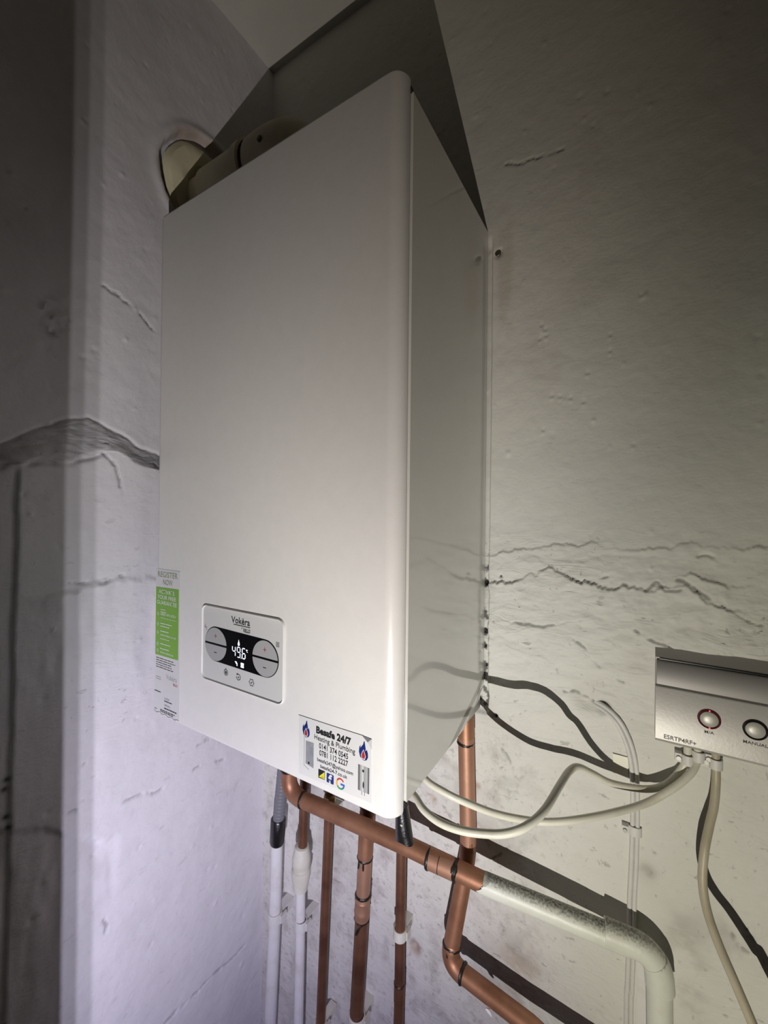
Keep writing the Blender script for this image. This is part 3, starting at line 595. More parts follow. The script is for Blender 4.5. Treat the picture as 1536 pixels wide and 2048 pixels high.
def flame(cx, cz, h):
    P = [(-.10, -.48), (-.34, -.36), (-.46, -.10), (-.42, .14), (-.28, .30), (-.32, .12), (-.20, .22), (-.06, .34), (.02, .52), (.10, .56), (.16, .36), (.22, .16), (.20, .02), (.34, .14), (.44, -.06), (.46, -.26), (.34, -.42), (.12, -.5)]
    MB().plate([(cx + a * h * .66, cz + b * h) for a, b in P], q0, .0001).build('flame_emblem', 'blue', bz, smooth=False)
    I = [(-.16, -.44), (-.24, -.24), (-.10, -.02), (.02, .10), (.14, -.06), (.24, -.26), (.14, -.46)]
    MB().plate([(cx + a * h * .66, cz + b * h) for a, b in I], q0 - .0001, .0001).build('flame_inside', 'sticker2', bz, smooth=False)
    MB().plate([(cx + a * h * .5, cz - .04 * h + b * h * .8) for a, b in I], q0 - .0002, .0001).build('flame_core', 'red_ink', bz, smooth=False)
flame(.3062, .0600, .0175); flame(.3832, .0595, .0185)
# printed pictures: wall boiler and hot water cylinder
p = MB(); p.plate([(.3060, .0245), (.3175, .0225), (.3175, .0480), (.3060, .0475)], q0, .0001); p.build('boiler_picture', mat('picture_grey', (.22, .23, .25), .4, col2=(.36, .37, .39), vscale=40), bz, smooth=False)
p = MB(); p.plate([(.3060, .0225), (.3175, .0205), (.3175, .0235), (.3060, .0255)], q0 - .0001, .0001)
p.plate([(.3035, .0200), (.3041, .0200), (.3041, .0540), (.3035, .0540)], q0, .0001); p.plate([(.3035, .0196), (.3110, .0166), (.3110, .0172), (.3035, .0202)], q0, .0001); p.plate([(.3048, .0515), (.3062, .0505), (.3062, .0512), (.3048, .0528)], q0, .0001)
p.build('boiler_picture', 'grey_ink', bz, smooth=False)
MB().plate(ell(.3108, .0242, .0012, .0014, 10), q0 - .0002, .0001).build('boiler_picture', 'ink', bz, smooth=False)
for k, (a, b, cc) in enumerate([(0, .18, .16), (.18, .34, .42), (.34, .5, .60), (.5, .68, .36), (.68, .86, .42), (.86, 1, .14)]):
    xa, xb = .3768 + a * .0138, .3768 + b * .0138
    MB().plate([(xa, .0185), (xb, .0185), (xb, .0445), (xa, .0445)], q0, .0001).build('cylinder_picture', mat('picture_steel', (cc, cc, cc), .4), bz, smooth=False)
p = MB(); p.plate(ell(.3832, .0395, .0012, .0014, 12), q0 - .0002, .0001); p.plate(ell(.3836, .0255, .0009, .0034, 12), q0 - .0002, .0001)
for xx in (.3815, .3848): p.plate([(xx, .0150), (xx + .0005, .0150), (xx + .0005, .0190), (xx, .0190)], q0, .0001)
p.build('cylinder_picture', 'ink', bz, smooth=False)
MB().plate([(.3245, .0130), (.3335, .0132), (.3335, .0226), (.3245, .0224)], q0, .0001).build('gas_badge', 'ink', bz, smooth=False)
MB().plate([(.3252, .0144), (.3330, .0138), (.3328, .0214)], q0 - .0001, .0001).build('gas_badge', 'yellow', bz, smooth=False)
T('safe', .3290, .0147, .0016, .0032)
MB().plate(rrect(.3360, .0122, .3456, .0222, .0010, 3), q0, .0001).build('social_badge', 'navy', bz, smooth=False)
text('lettering', 'f', .3390, .0126, .0086, 'sticker2', bz, q0 - .0003, width=.0050, bold=.04)
def gpart(m, a0, a1):
    MB().ringplate(.3545, .0165, .0056, .0060, .0017, q0, .0001, a0, a1, 14).build('letter_badge', m, bz, smooth=False)
gpart('g_red', 35, 150); gpart('g_yellow', 150, 215); gpart('g_green', 215, 310); gpart('g_blue', 310, 362)
MB().plate([(.3548, .0154), (.3601, .0154), (.3601, .0172), (.3548, .0172)], q0 - .0001, .0001).build('letter_badge', 'g_blue', bz, smooth=False)

# ================================================================== FLUE
fl = thing('flue', (.195, -.145, HH), 'cream boiler flue bend running from the boiler top into the left wall', 'flue')
YC, ZC = -.145, .845
MB().lathe((-.062, YC, ZC), (1, 0, 0), [(0, .046), (.055, .046)], 40).build('flue_pipe', 'cream', fl)
MB().lathe((-.012, YC, ZC), (1, 0, 0), [(0, .0470), (0, .0500), (.001, .0505), (.086, .0505), (.088, .0530), (.104, .0535), (.106, .0500)], 44, False).build('socket', 'cream', fl)
el = [(.100 + .002, YC, ZC)] + bend((.10, YC, ZC), (.190, YC, ZC - .003), (.195, YC, HH), .075, 14) + [(.195, YC, HH - .0005)]
MB().tube(el, [.0505 + .0055 * min(1, i / 6) for i in range(len(el))], 44).build('elbow_body', 'cream', fl)
MB().lathe((.150, -.186, .836), (0, -1, .1), [(0, .0085), (.011, .0085), (.013, .007)], 16).build('screw_boss', 'cream', fl)
MB().lathe((.150, -.198, .8375), (0, -1, .1), [(0, .0045), (.0045, .0045), (.0055, .003)], 12).build('screw', 'screw', fl)
pl = MB(); k = 40; vv = []                                        # rough plaster plug round the pipe
for i in range(k):
    q = 2 * math.pi * i / k; jo = 1 + .035 * math.sin(3 * q + 1) + .02 * math.sin(7 * q)
    for rr, xx in ((.030, -.055), (.046, -.040), (.060, -.0385), (.075, -.041), (.083, -.050)):
        vv.append((xx + .0012 * math.sin(5 * q + rr * 90), -.145 + rr * jo * math.cos(q), .862 + rr * jo * math.sin(q)))
pl.add(vv, [(i * 5 + j, ((i + 1) % k) * 5 + j, ((i + 1) % k) * 5 + j + 1, i * 5 + j + 1) for i in range(k) for j in range(4)])
part_label(pl.build('plaster_plug', 'cream', fl), 'rough cream plaster plug round the flue in the wall')

# ================================================================== PIPES
def joint(parent, p, d, r, w_=.0045):
    p = Vector(p); d = Vector(d).normalized(); m_ = MB(); pts = [p + d * (w_ * (i / 4 - .5)) for i in range(5)]
    m_.tube(pts, [r * 1.005, r * 1.07, r * 1.10, r * 1.06, r * 1.005], 24, True, .09); return m_.build('solder_joint', 'solder', parent)
def drip(parent, p, q, r=.0016):
    return MB().tube([p, (Vector(p) + Vector(q)) / 2, q], [r * .6, r, r * .7], 8).build('flux_drip', 'solder', parent)
# main header pipe
PA = Vector((0.1349, -0.0840, -0.1855)); PB = Vector((0.4396, -0.0620, -0.1934)); PC_ = Vector((0.6028, -0.0380, -0.2042)); RM = .0127
hdr = thing('header_pipe', tuple(PA), 'thick copper pipe crossing under the boiler, its right end painted white', 'pipe')
top = Vector((PA.x - .026, PA.y, .01))
cor = Vector((PA.x - .026, PA.y, PA.z + .006))
dAB = (PB - PA).normalized()
e1 = bend(top, cor, PA + dAB * .03, .026)
MB().tube([top] + [e1[0] + Vector((0, 0, .012)), e1[0] + Vector((0, 0, .0115))], RM * .93).build('riser', 'copper_pink', hdr)
MB().tube([e1[0] + Vector((0, 0, .012))] + e1 + [e1[-1] + dAB * .004], RM * 1.05).build('elbow', 'copper', hdr)
joint(hdr, e1[0] + Vector((0, 0, .012)), (0, 0, 1), RM); joint(hdr, e1[-1] + dAB * .006, dAB, RM * 1.02)
MB().tube([e1[-1] + dAB * t for t in (0, .1, .2)] + [PB, PB + (PC_ - PB).normalized() * .022], RM).build('copper_tube', 'copper', hdr)
j0, j1 = Vector((0.3669, -0.0680, -0.1913)), Vector((0.4065, -0.0650, -0.1923))
cpl = j0 + (j1 - j0) * .02
MB().tube([j0, j0.lerp(j1, .5), j1], RM * 1.05).build('coupling', 'copper_pink', hdr)
joint(hdr, j0, dAB, RM * 1.04); joint(hdr, j1, dAB, RM * 1.06, .005)
mm = j0.lerp(j1, .42); MB().tube([mm - dAB * .0005, mm + dAB * .0005], RM * 1.062).build('stop_mark', 'solder', hdr)
drip(hdr, j1 + Vector((.002, -RM * .85, .007)), j1 + Vector((.001, -RM * 1.03, -.002)), .003)
for dx in (0, .003): drip(hdr, j1 + Vector((dx, -RM * .55, .0115)), j1 + Vector((dx - .001, -RM * .98, .004)), .0034)
# painted section with a ragged paint edge, elbow and drop
dBC = (PC_ - PB).normalized()
PD = Vector((0.6427, -0.0300, -0.2152)); PE = Vector((0.6453, -0.0300, -0.2480)); PF = Vector((0.6456, -0.0300, -0.2840)); PG = PF + (PF - PE).normalized() * .35
e2 = bend(PB, Vector((0.6416, -0.0320, -0.2031)), PG, .030, 14)
path = [PB + dBC * t for t in np.linspace(0, (e2[0] - PB).length - .002, 34)] + e2 + [e2[-1].lerp(PG, t) for t in (.02, .3, 1)]
m_ = MB(); seg = 44
m_.tube(path, RM * 1.03, seg)
for k in range(seg):                                             # ragged start
    p = Vector(m_.v[k]); m_.v[k] = tuple(p + dBC * (.006 * (rnd.random() - .5) + .018 * max(0, (p.z - PB.z) / RM)))
wp = m_.build('painted_tube', 'pipe_paint', hdr); part_label(wp, 'length of pipe under old white gloss paint')
at = wp.data.attributes.new('grime_shade', 'FLOAT', 'POINT')
vals = []
for vtx in wp.data.vertices: nz = vtx.normal.z; vals.append(max(0, min(1, (nz - .35) * 1.15)))
at.data.foreach_set('value', vals)
sl = MB().tube([e2[0] - dBC * .026, e2[0] - dBC * .0255] + e2[:10], RM * 1.13, 40).build('painted_elbow', 'pipe_paint', hdr)
at = sl.data.attributes.new('grime_shade', 'FLOAT', 'POINT'); at.data.foreach_set('value', [max(0, min(1, (v_.normal.z - .35) * 1.1)) for v_ in sl.data.vertices])
eD = (e2[-1] - e2[-3]).normalized()
sl2 = MB().tube([e2[8], e2[9], e2[10], e2[11], e2[12], e2[13], e2[14], e2[14] + eD * .008], RM * 1.17, 40).build('painted_elbow', 'pipe_paint', hdr)
at = sl2.data.attributes.new('grime_shade', 'FLOAT', 'POINT'); at.data.foreach_set('value', [max(0, min(1, (v_.normal.z - .35) * 1.1)) for v_ in sl2.data.vertices])

# right-hand copper pipe, kinked behind the header, then running off lower right
RR = .0117
q1, q2, q3, q4 = Vector((0.4044, -0.0250, -0.0240)), Vector((0.4100, -0.0250, -0.1935)), Vector((0.3926, -0.0440, -0.3208)), Vector((0.3899, -0.0480, -0.3438))
q1t = q1 + (q1 - q2).normalized() * .04
q5, q6 = Vector((0.4229, -0.0500, -0.3556)), Vector((0.5051, -0.0520, -0.3551)); q7 = q6 + (q6 - q5).normalized() * .10 + Vector((0, -.024, 0)); q8 = q7 + (q6 - q5).normalized() * .45
rp = thing('return_pipe', tuple(q2), 'copper pipe dropping behind the header pipe and bending away lower right', 'pipe')
MB().tube([q1t, q1 - Vector((0, 0, .002))], RR * 1.06).build('coupling', 'copper', rp)
joint(rp, (0.4038, -0.0250, -0.0345), (0, 0, 1), RR)
MB().tube([q1, q2.lerp(q1, .04)], RR).build('copper_tube', 'copper_pink', rp)
MB().tube([q2.lerp(q1, .04)] + bend(q1, q2, q3, .02, 6) + [q3], RR).build('copper_tube', 'copper', rp)
e3 = bend(q2, q4, q6, .022, 12)
MB().tube([q3, q3.lerp(e3[0], .5)] + e3, RR * 1.08).build('elbow', 'copper', rp)
joint(rp, q3, q4 - q3, RR * 1.04, .005); joint(rp, e3[-1], q6 - q4, RR * 1.06, .005)
MB().tube([e3[-1], q6, q7, q8], RR * 1.0).build('copper_tube', 'copper', rp)
drip(rp, q3 + Vector((-.002, -RR, -.001)), q3 + Vector((0, -RR * 1.1, -.009)), .0022)
chp = MB(); pc = Vector((0.4529, -0.0600, -0.3610)); chp.tube([pc + Vector((-.004, -.002, .003)), pc, pc + Vector((.004, -.001, -.0035))], [.001, .0028, .001], 8); chp.build('paint_blob', 'pipe_white', rp)
kn = Vector((0.5135, -0.0450, -0.3531)); MB().lathe(kn, (0, -1, 0), [(0, .004), (.012, .004), (.014, .003)], 12).build('drain_screw', 'solder', rp)

# condensate: grey hose, rubber coupling, white pipe
cw = thing('condensate_pipe', tuple((0.0412, -0.0450, -0.3264)), 'white waste pipe in the left corner with a grey corrugated hose above', 'pipe')
h0, h1 = Vector((0.0558, -0.0450, -0.1853)), Vector((0.0456, -0.0450, -0.2777)); h0 = h0 + (h0 - h1).normalized() * .16
m_ = MB(); N = 150; P = [h0.lerp(h1, i / N) for i in range(N + 1)]
m_.tube(P, [.0103 + .0007 * (i % 4 in (0, 1)) for i in range(N + 1)], 24); m_.build('corrugated_hose', 'hose', cw)
k0, k1 = Vector((0.0456, -0.0450, -0.2740)), Vector((0.0424, -0.0450, -0.3221))
MB().tube([k0, k0.lerp(k1, .04), k0.lerp(k1, .9), k1], [.0130, .0142, .0142, .0125], 28).build('rubber_coupling', 'rubber', cw)
wv = [Vector((0.0424, -0.0450, -0.3203)), Vector((0.0384, -0.0450, -0.4779)), Vector((0.0296, -0.0450, -0.6692))]; wv.append(wv[-1] + (wv[-1] - wv[-2]).normalized() * .5)
MB().tube(wv, .0110, 28).build('waste_tube', 'pipe_white', cw)
# cold feed: copper, push-fit coupler, white pipe
cf = thing('feed_pipe', tuple((0.1038, -0.0450, -0.3806)), 'slim copper feed pipe joining a cream push-fit coupler above white pipe', 'pipe')
a0, a1 = Vector((0.1093, -0.0450, -0.1898)), Vector((0.1064, -0.0450, -0.3094)); a0 = a0 + (a0 - a1).normalized() * .17
MB().tube([a0, a1], .0082, 20).build('copper_tube', 'copper_dull', cf)
c0, c1_, c2 = Vector((0.1050, -0.0450, -0.2992)), Vector((0.1044, -0.0450, -0.3399)), Vector((0.1026, -0.0450, -0.3811))
L1 = (c2 - c0).length; ax = (c2 - c0).normalized()
MB().lathe(c0, ax, [(0, .0092), (.002, .0125), (.010, .0135), (.020, .0162), (L1 * .42, .0165), (L1 * .46, .0150), (L1 * .50, .0150), (L1 * .52, .0172), (L1 * .64, .0172), (L1 * .82, .0145), (L1 * .97, .0128), (L1, .0092)], 28).build('push_fit_coupler', 'fitting', cf)
b1, b2 = Vector((0.1031, -0.0450, -0.4887)), Vector((0.1015, -0.0450, -0.6224))
MB().tube([c2 - ax * .01, b1, b2, b2 + (b2 - b1).normalized() * .5], .0086, 20).build('white_tube', 'pipe_white', cf)
# thin copper (third)
g1, g2 = Vector((0.1613, -0.0400, -0.2438)), Vector((0.1484, -0.0400, -0.5971)); gu = (g1 - g2).normalized()
tg = thing('slim_pipe', tuple(g1), 'slim dull copper pipe, third from the left corner, with a brass nut on top', 'pipe')
MB().tube([g1 + gu * .215, g1 + gu * .09], .0080, 20).build('copper_tube', 'copper_dull', tg)
MB().tube([g1 + gu * .1, g1, g2, g2 - gu * .5], .0080, 20).build('copper_tube', 'copper_dull', tg)
nt0 = Vector((0.1669, -0.0450, -0.1980)); MB().lathe(nt0 - gu * .009, gu, [(0, .010), (.002, .0125), (.010, .0125), (.012, .011), (.020, .011), (.020, .008)], 6).build('brass_nut', 'brass', tg)
MB().box(tuple(nt0 + Vector((-.016, -.004, -.024))), tuple(nt0 + Vector((.014, .020, -.006)))).build('fixing_block', 'fitting', tg, smooth=False)
# gas pipe (fourth)
f1, f2 = Vector((0.2392, -0.0400, -0.2453)), Vector((0.2241, -0.0400, -0.5478)); fu = (f1 - f2).normalized()
gp = thing('gas_pipe', tuple(f1), 'copper pipe with blackened soldered joints, fourth from the left corner', 'pipe')
s1, s2, s3 = Vector((0.2385, -0.0400, -0.2653)), Vector((0.2353, -0.0400, -0.3275)), Vector((0.2338, -0.0400, -0.3676))
MB().tube([f1 + fu * .24, f1 + fu * .075], .0088, 24).build('copper_tube', 'copper_dull', gp)
MB().lathe(f1 + fu * .052, fu, [(0, .0118), (.012, .0122), (.014, .0138), (.024, .0138), (.026, .010)], 20).build('compression_nut', 'copper_dull', gp)
MB().tube([f1 + fu * .055, s1], .0125, 28).build('socket', 'copper', gp)
MB().tube([s1, s2], .0115, 28).build('copper_tube', 'copper_pink', gp)
sl_ = (s3 - s2).length
MB().lathe(s2, -fu, [(0, .0125), (.006, .0127), (.008, .0134), (.010, .0127), (sl_ * .62, .0127), (sl_ * .68, .0134), (sl_ * .74, .0127), (sl_, .0122)], 28).build('coupling', 'copper_pink', gp)
MB().tube([s3, f2, f2 - fu * .5], .0114, 28).build('copper_tube', 'copper_dull', gp)
joint(gp, s1, fu, .0122); joint(gp, s2, fu, .0122, .005); joint(gp, s3, fu, .0118, .002)
for dx in (-.004, .004): drip(gp, s1 + Vector((dx, -.011, -.002)), s1 + Vector((dx * 1.2, -.0122, -.012)), .0018)
dp = [s3 + Vector((.009, -.008, .0)), s3 + Vector((.003, -.0115, -.006)), s3 + Vector((-.002, -.0125, -.013)), s3 + Vector((-.003, -.0125, -.019)), s3 + Vector((.0005, -.0128, -.014)), s3 + Vector((.004, -.0118, -.005))]
MB().tube(smooth(dp, 5), .0011, 8).build('solder_run', 'solder', gp)
# hot outlet (fifth)
w1, w2 = Vector((0.3044, -0.0360, -0.2124)), Vector((0.3024, -0.0360, -0.5010)); wu = (w1 - w2).normalized()
hp = thing('outlet_pipe', tuple(w1), 'slim copper pipe held by a cream clip, fifth from the left corner', 'pipe')
sj = Vector((0.3034, -0.0360, -0.4364))
MB().tube([w1 + wu * .21, w1, sj], .0080, 20).build('copper_tube', 'copper_dull', hp)
MB().tube([sj + wu * .001, sj - wu * .028], .0086, 20).build('coupling', 'copper_dull', hp)
joint(hp, sj, wu, .0082, .003)
MB().tube([sj - wu * .027, w2, w2 - wu * .5], .0080, 20).build('copper_tube', 'copper_dull', hp)

# pipe clips
def clip(p, r, wdt, label, group, back=.0, m='clip'):
    p = Vector(p); t = thing('pipe_clip', tuple(p), label, 'clip', group)
    m_ = MB(); k = 24; vv = []
    for zz, e in ((-wdt / 2, .0014), (-wdt / 2 + .001, .0024), (wdt / 2 - .001, .0024), (wdt / 2, .0014)):
        for i in range(k): q = 2 * math.pi * i / k; vv.append((p.x + (r + e) * math.cos(q), p.y + (r + e) * math.sin(q), p.z + zz))
    for zz in (wdt / 2, -wdt / 2):
        for i in range(k): q = 2 * math.pi * i / k; vv.append((p.x + (r + .0001) * math.cos(q), p.y + (r + .0001) * math.sin(q), p.z + zz))
    ff = [(a * k + i, a * k + (i + 1) % k, ((a + 1) % 6) * k + (i + 1) % k, ((a + 1) % 6) * k + i) for a in range(6) for i in range(k)]
    m_.add(vv, ff).build('clip_ring', m, t)
    MB().box((p.x - r * .8, p.y + r + .0005, p.z - wdt * .42), (p.x + r * .8, -.003 + back, p.z + wdt * .42)).build('clip_base', m, t, smooth=False)
    for s_ in (-1, 1): MB().box((p.x + s_ * (r + .001), p.y + .0, p.z - wdt * .4), (p.x + s_ * (r + .005), p.y + r + .004, p.z + wdt * .4)).build('clip_jaw', m, t, smooth=False)
    return t
GC = 'plastic clips holding the upright pipes'
clip((0.0394, -0.0450, -0.4605), .0112, .018, 'white painted clip on the white waste pipe in the left corner', GC)
clip((0.1048, -0.0450, -0.4411), .0088, .017, 'white painted clip on the slim white pipe below the push-fit coupler', GC)
clip((0.3034, -0.0360, -0.3583), .0082, .016, 'cream plastic clip on the fifth pipe from the left corner', GC, m='fitting')
clip((0.2260, -0.0400, -0.5400), .0116, .020, 'dusty clip at the bottom of the blackened soldered copper pipe', GC, m='fitting')
clip((0.1485, -0.0400, -0.6006), .0082, .016, 'clip at the bottom of the slim brass-nutted copper pipe', GC, m='fitting')

# black rubber pipe end hanging under the boiler
pr = Vector((0.3687, -0.1500, -0.0849))
bo = thing('discharge_boot', tuple(pr), 'short black rubber boot hanging under the boiler\'s front right corner', 'pipe')
m_ = MB(); ro = []
for (dz, ra, rb, dx) in ((.06, .0075, .0075, -.003), (.02, .0076, .0080, -.002), (.012, .0080, .0085, -.001), (.0, .0095, .0095, 0), (-.012, .0105, .0098, .001), (-.019, .0115, .0090, .002), (-.024, .0125, .0085, .0025), (-.0245, .0105, .0060, .0025)):
    ro.append([(pr.x + dx + ra * math.cos(2 * math.pi * i / 24), pr.y + rb * math.sin(2 * math.pi * i / 24), pr.z + dz + .0012 * math.sin(3 * 2 * math.pi * i / 24)) for i in range(24)])
vv = [p for r_ in ro for p in r_]
m_.add(vv, [(a * 24 + i, a * 24 + (i + 1) % 24, (a + 1) * 24 + (i + 1) % 24, (a + 1) * 24 + i) for a in range(len(ro) - 1) for i in range(24)] + [tuple(range(24)), tuple(range(len(vv) - 1, len(vv) - 25, -1))])
m_.build('boot', 'rubber', bo)
MB().lathe(Vector((0.3717, -0.1592, -0.0841)), (0, -1, 0), [(0, .0016), (.0012, .0014), (.0016, .0008)], 10).build('highlight_dot', 'cap', bo)  # pale dot put in for the bright highlight on the boot
MB().tube([(pr.x - .010, pr.y + .02, .0122), (pr.x - .0102, pr.y + .02, pr.z + .012)], .004, 12).build('copper_stub', 'copper_dull', bo)

# ================================================================== CABLES
RC = .0040
ca = [(.345, -.120, .0122), (.3452, -.1202, .004), (.352, -.124, -.003), (.385, -.145, -.004), (0.4063, -0.1660, -0.0114), (0.4326, -0.1680, -0.0172), (0.4535, -0.1600, -0.0249), (0.4813, -0.1380, -0.0405), (0.5104, -0.1200, -0.0475), (0.5355, -0.1100, -0.0461), (0.5598, -0.0980, -0.0417), (0.5928, -0.0700, -0.0387), (0.6268, -0.0400, -0.0323), (0.6535, -0.0280, -0.0122), (0.6705, -0.0180, 0.0049), (0.6771, -0.0100, 0.0162), (0.6780, -0.0100, 0.0262), (0.6777, -0.0120, 0.0374)]
cb = [(.340, -.155, .0122), (.3402, -.1555, .004), (.350, -.165, -.004), (.380, -.185, -.008), (0.4100, -0.2000, -0.0111), (0.4256, -0.2080, -0.0157), (0.4459, -0.2120, -0.0184), (0.4669, -0.2100, -0.0189), (0.4885, -0.2050, -0.0167), (0.5085, -0.1970, -0.0137), (0.5253, -0.1870, -0.0069), (0.5385, -0.1630, -0.0006), (0.5471, -0.1200, 0.0051), (0.5519, -0.0880, 0.0047), (0.5593, -0.0700, 0.0031), (0.5729, -0.0480, -0.0116), (0.5935, -0.0340, -0.0241), (0.6270, -0.0210, -0.0261), (0.6470, -0.0140, -0.0181), (0.6607, -0.0100, -0.0009), (0.6674, -0.0090, 0.0143), (0.6687, -0.0100, 0.0280), (0.6684, -0.0120, 0.0404)]
tag(MB().tube(smooth(ca, 8), RC, 14).build('cable', 'cable'), 'cream cable sagging in an even curve from boiler to the control box\'s middle clip', 'cable')
tag(MB().tube(smooth(cb, 8), RC, 14).build('cable', 'cable'), 'cream cable with a humped kink running from boiler to the control box\'s left clip', 'cable')
cc = [(0.6940, -0.0120, 0.0395), (0.6943, -0.0100, 0.0274), (0.6948, -0.0110, 0.0026), (0.6923, -0.0180, -0.0223), (0.6875, -0.0260, -0.0415), (0.6822, -0.0360, -0.0646), (0.6799, -0.0420, -0.0939), (0.6828, -0.0520, -0.1168), (0.6903, -0.0660, -0.1348), (0.7009, -0.0850, -0.1510), (0.7112, -0.1000, -0.1687), (0.7180, -0.1100, -0.1815), (0.7258, -0.1200, -0.1952), (.80, -.13, -.36), (.86, -.13, -.7), (.87, -.14, -1.296)]
tag(MB().tube(smooth(cc, 8), .0043, 14).build('cable', 'cable_tan'), 'tan cable hanging down from the control box\'s right clip', 'cable')
# twin painted cable run down the wall
tw = thing('twin_cable', tuple((0.6155, -0.0080, -0.0140)), 'pair of painted-over flat cables running down the wall from the broken plaster', 'cable')
for k, dx in enumerate((-5, 5)):
    pts = [(0.5709, 0.0040, 0.0537), (0.5818, -0.0020, 0.0516), (0.5922, -0.0050, 0.0453), (0.6017, -0.0060, 0.0337), (0.6100, -0.0060, 0.0142), (0.6149, -0.0060, -0.0090), (0.6167, -0.0060, -0.0393), (0.6170, -0.0060, -0.0763), (0.6166, -0.0060, -0.1011), (0.6158, -0.0060, -0.1385), (0.6144, -0.0060, -0.1762), (0.6141, -0.0060, -0.2072), (0.6138, -0.0060, -0.2382), (0.6125, -0.0060, -0.2884), (0.6117, -0.0060, -0.3308)]
    o_ = .0026 if k else -.0026
    P = [Vector(p) for p in pts]; Q = []
    for i, p in enumerate(P):
        t = (P[min(i + 1, len(P) - 1)] - P[max(0, i - 1)]).normalized(); nrm = Vector((-t.z, 0, t.x)); Q.append(p - nrm * o_)
    Q.append(Q[-1] + Vector((0, 0, -.4)))
    MB().tube(smooth(Q, 6), .0027, 12).build('painted_cable', 'clip', tw)
tp_ = [((0.6158, -0.0060, -0.2248)), ((0.6144, -0.0060, -0.3291))]
for k, (xa, xb) in enumerate(((.0045, .0165),)):
    a = Vector(tp_[0]); MB().box((a.x + xa, -.007, a.z - .55), (a.x + xb, .002, a.z + .004)).build('painted_batten', 'pipe_white', tw, smooth=False)
tapeo = tag(MB().plate([(0.5923, -0.0022), (0.6089, -0.0021), (0.6096, -0.0251), (0.5930, -0.0262)], -.0045, .0008).build('tape', 'tape'), 'small yellowed square of tape stuck beside the twin cables', 'tape')

def cclip(px_c, nail, rz, label, r=.0052, y=-.010, wide=0.0, m='clip'):
    p = Vector(px_c); t = thing('cable_clip', tuple(p), label, 'clip', 'cable clips nailed to the wall')
    m_ = MB(); k = 14; rows_ = []
    out = [(r + .0016 + wide, .012)] + [((r + .0016 + wide * (1 if math.cos(q) > 0 else 1)) * math.cos(q), -(r + .0016) * math.sin(q)) for q in [math.pi * i / k for i in range(k + 1)]] + [(-(r + .0016 + wide), .012)]
    inn = [(r + wide, .012)] + [((r + wide) * math.cos(q), -r * math.sin(q)) for q in [math.pi * i / k for i in range(k + 1)]] + [(-(r + wide), .012)]
    n_ = len(out); vv = []
    for zz in (-.0055, .0055):
        for a in (out, inn):
            for x_, y_ in a: vv.append((p.x + x_, min(p.y + y_, -.001), p.z + zz))
    ff = []
    for i in range(n_ - 1):
        ff += [(i, i + 1, 2 * n_ + i + 1, 2 * n_ + i), (n_ + i, n_ + i + 1, 3 * n_ + i + 1, 3 * n_ + i), (i, i + 1, n_ + i + 1, n_ + i), (2 * n_ + i, 2 * n_ + i + 1, 3 * n_ + i + 1, 3 * n_ + i)]
    m_.add(vv, ff).build('clip_saddle', m, t)
    s_ = nail
    MB().box((p.x + s_ * (r + wide), -.012, p.z - .005), (p.x + s_ * (r + wide + .007), -.0005, p.z + .005)).build('clip_lug', m, t, smooth=False)
    MB().lathe((p.x + s_ * (r + wide + .0035), -.011, p.z), (0, -1, 0), [(0, .0012), (.002, .0012), (.002, .0026), (.003, .0024)], 12).build('nail', 'cap', t)
    return t
cclip((0.6688, -0.0095, 0.0173), -1, 0, 'left one of the three cable clips under the grey control box')
cclip((0.6790, -0.0095, 0.0246), 1, 0, 'middle one of the three cable clips under the grey control box')
cclip((0.6944, -0.0095, 0.0209), -1, 0, 'right one of the three cable clips under the grey control box')
cclip((0.6165, -0.0055, -0.0891), -1, 0, 'painted clip across the twin cables on the wall', r=.0036, wide=.0028)
# wall screw by the boiler
sc = tag(MB().lathe((0.4376, 0.0030, 0.6892), (0, -1, 0), [(0, .004), (.003, .0045), (.0035, .0038), (.0030, .0015)], 14).build('wall_screw', 'screw'), 'dark screw sunk in the wall beside the boiler\'s top right', 'screw')

# ================================================================== CONTROL BOX
X0, X1, Z0, Z1, YF = .6365, .8000, .0370, .1460, -.030
cbx = thing('control_box', ((X0 + X1) / 2, -.015, Z0), 'silver grey wireless control box with round push buttons on the right wall area', 'controller')
# body profile in (y, z), extruded along x with slight end chamfer
prof = [(-.001, Z0 + .001), (YF + .004, Z0 + .001), (YF, Z0 + .005), (YF, .1010), (YF + .0007, .1024), (YF + .0036, .1034)]
prof += [(-.0262, .1040), (-.0180, .1300), (-.0190, .1332), (-.0012, .1448), (-.001, .1448)]
Z1 = .1448
def extr(prof, xa, xb, ch):
    n = len(prof); cy = sum(p[0] for p in prof) / n; cz = sum(p[1] for p in prof) / n; vv = []
    for x, s_ in ((xa, .0 + ch), (xa + ch, 0), (xb - ch, 0), (xb, ch)):
        for y, z in prof: vv.append((x, y + (s_ if y < -.005 else 0), z + (-s_ if z > cz else s_) * .6))
    ff = [(a * n + i, a * n + (i + 1) % n, (a + 1) * n + (i + 1) % n, (a + 1) * n + i) for a in range(3) for i in range(n)] + [tuple(range(n)), tuple(range(4 * n - 1, 3 * n - 1, -1))]
    return MB().add(vv, ff)
extr(prof, X0, X1, .0001).build('housing', 'metal_grey', cbx, angle=28)
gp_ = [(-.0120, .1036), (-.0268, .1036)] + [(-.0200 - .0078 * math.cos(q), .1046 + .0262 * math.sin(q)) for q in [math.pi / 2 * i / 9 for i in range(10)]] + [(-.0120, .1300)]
part_label(extr(gp_, X0 + .0012, X1 - .001, .0001).build('shaded_roll', 'metal_shaded', cbx, angle=40), 'rounded strip along the box top, shade put into its colour')
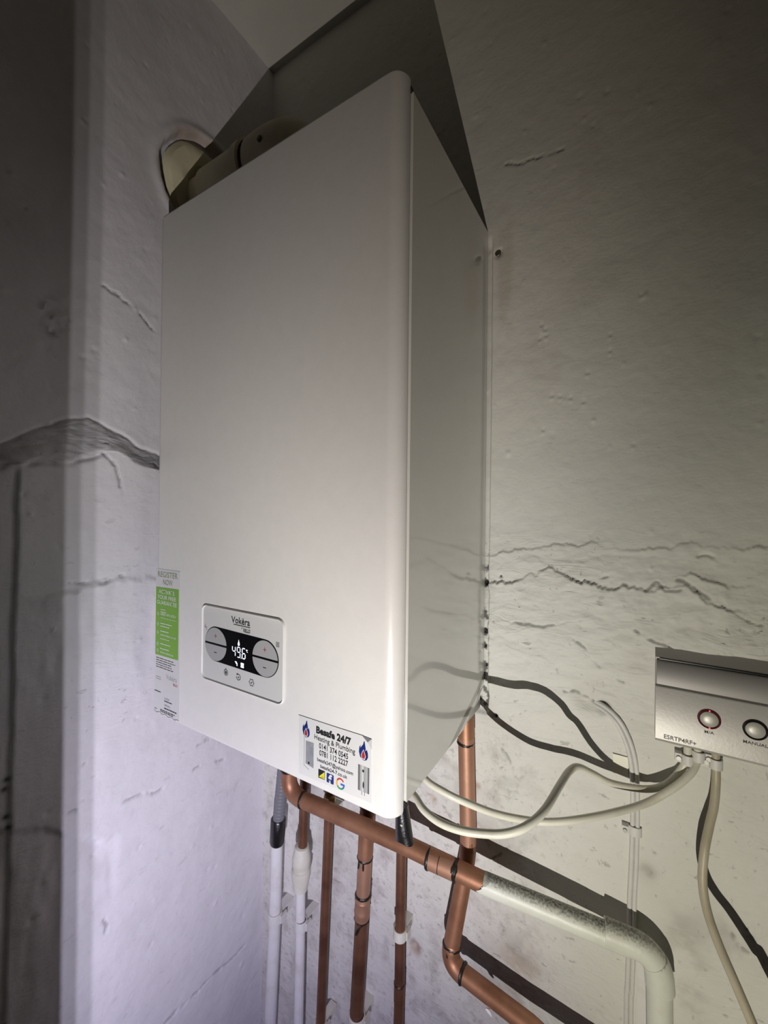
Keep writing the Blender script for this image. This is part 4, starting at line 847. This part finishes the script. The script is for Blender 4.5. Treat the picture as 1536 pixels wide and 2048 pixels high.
# seam along the top of the roll
MB().box((X0 + .004, -.0205, .1312), (X1 - .004, -.0150, .1326)).build('groove_seam', 'black', cbx, smooth=False)
for (cx, cz), red, word in (((.6860, .0770), True, 'M/A'), ((.7245, .0760), False, 'MANUAL'), ((.7630, .0750), False, 'OFF')):
    rg = MB(); k = 32; vv = []
    prf = [(.0106, 0), (.0104, -.0014), (.0096, -.0020), (.0088, -.0014), (.0084, 0)]
    for i in range(k):
        q = 2 * math.pi * i / k
        for rr, yy in prf: vv.append((cx + rr * math.cos(q), YF + yy, cz + rr * math.sin(q)))
    n_ = len(prf); rg.add(vv, [(i * n_ + j, ((i + 1) % k) * n_ + j, ((i + 1) % k) * n_ + j + 1, i * n_ + j + 1) for i in range(k) for j in range(n_ - 1)])
    ro_ = rg.build('button_ring', 'black', cbx)
    if red:
        ro_.data.materials.clear(); ro_.data.materials.append(mat('dark_red_ring', (.10, .006, .01), .15, coat=.6)); part_label(ro_, 'dark red lit button ring')
        for s_ in (1, -1): MB().lathe((cx + .0003, YF - .0014, cz + s_ * .0094), (0, -1, 0), [(0, .0009), (.0008, .0007)], 10).build('indicator', 'led_red', cbx)
    bt = MB(); bt.lathe((cx, YF - .0002, cz), (0, -1, 0), [(0, .0084), (.0016, .0082), (.0026, .0062), (.0030, .0030), (.0031, .0001)], 32); bt.build('push_button', 'cap', cbx)
    wd_ = {'M/A': .0085, 'MANUAL': .0200, 'OFF': .008}[word]
    if word != 'OFF': text('lettering', word, cx - wd_ / 2, cz - .0162, .0030, 'ink', cbx, YF - .0003, width=wd_, bold=.012)
text('lettering', 'ESRTP4RF+', .6445, .0440, .0045, 'ink', cbx, YF - .0003, width=.0300, bold=.012)

# ================================================================== the torch itself, held low below the camera
to = thing('hand_torch', tuple(LAMP - N_ * .02), 'black hand torch held low in front of the boiler, with an added plate cutting its beam', 'torch')
MB().lathe(LAMP - N_ * .0085, -N_, [(0, .022), (.004, .024), (.03, .024), (.045, .016), (.14, .015), (.142, .012)], 28).build('torch_body', 'black', to)
E_ = LAMP + U_ * .060; hd = MB()  # unseen plate added to cut the light off the left wall's near part
vv = []
for a in (0, .0006):
    for b_, z_ in ((0, -.13), (.075, -.13), (.075, .13), (0, .13)): vv.append(E_ + U_ * a - N_ * b_ + Vector((0, 0, z_)))
hd.add(vv, [(0, 1, 2, 3), (7, 6, 5, 4), (0, 4, 5, 1), (1, 5, 6, 2), (2, 6, 7, 3), (3, 7, 4, 0)]).build('beam_cutter', 'rubber', to, smooth=False)
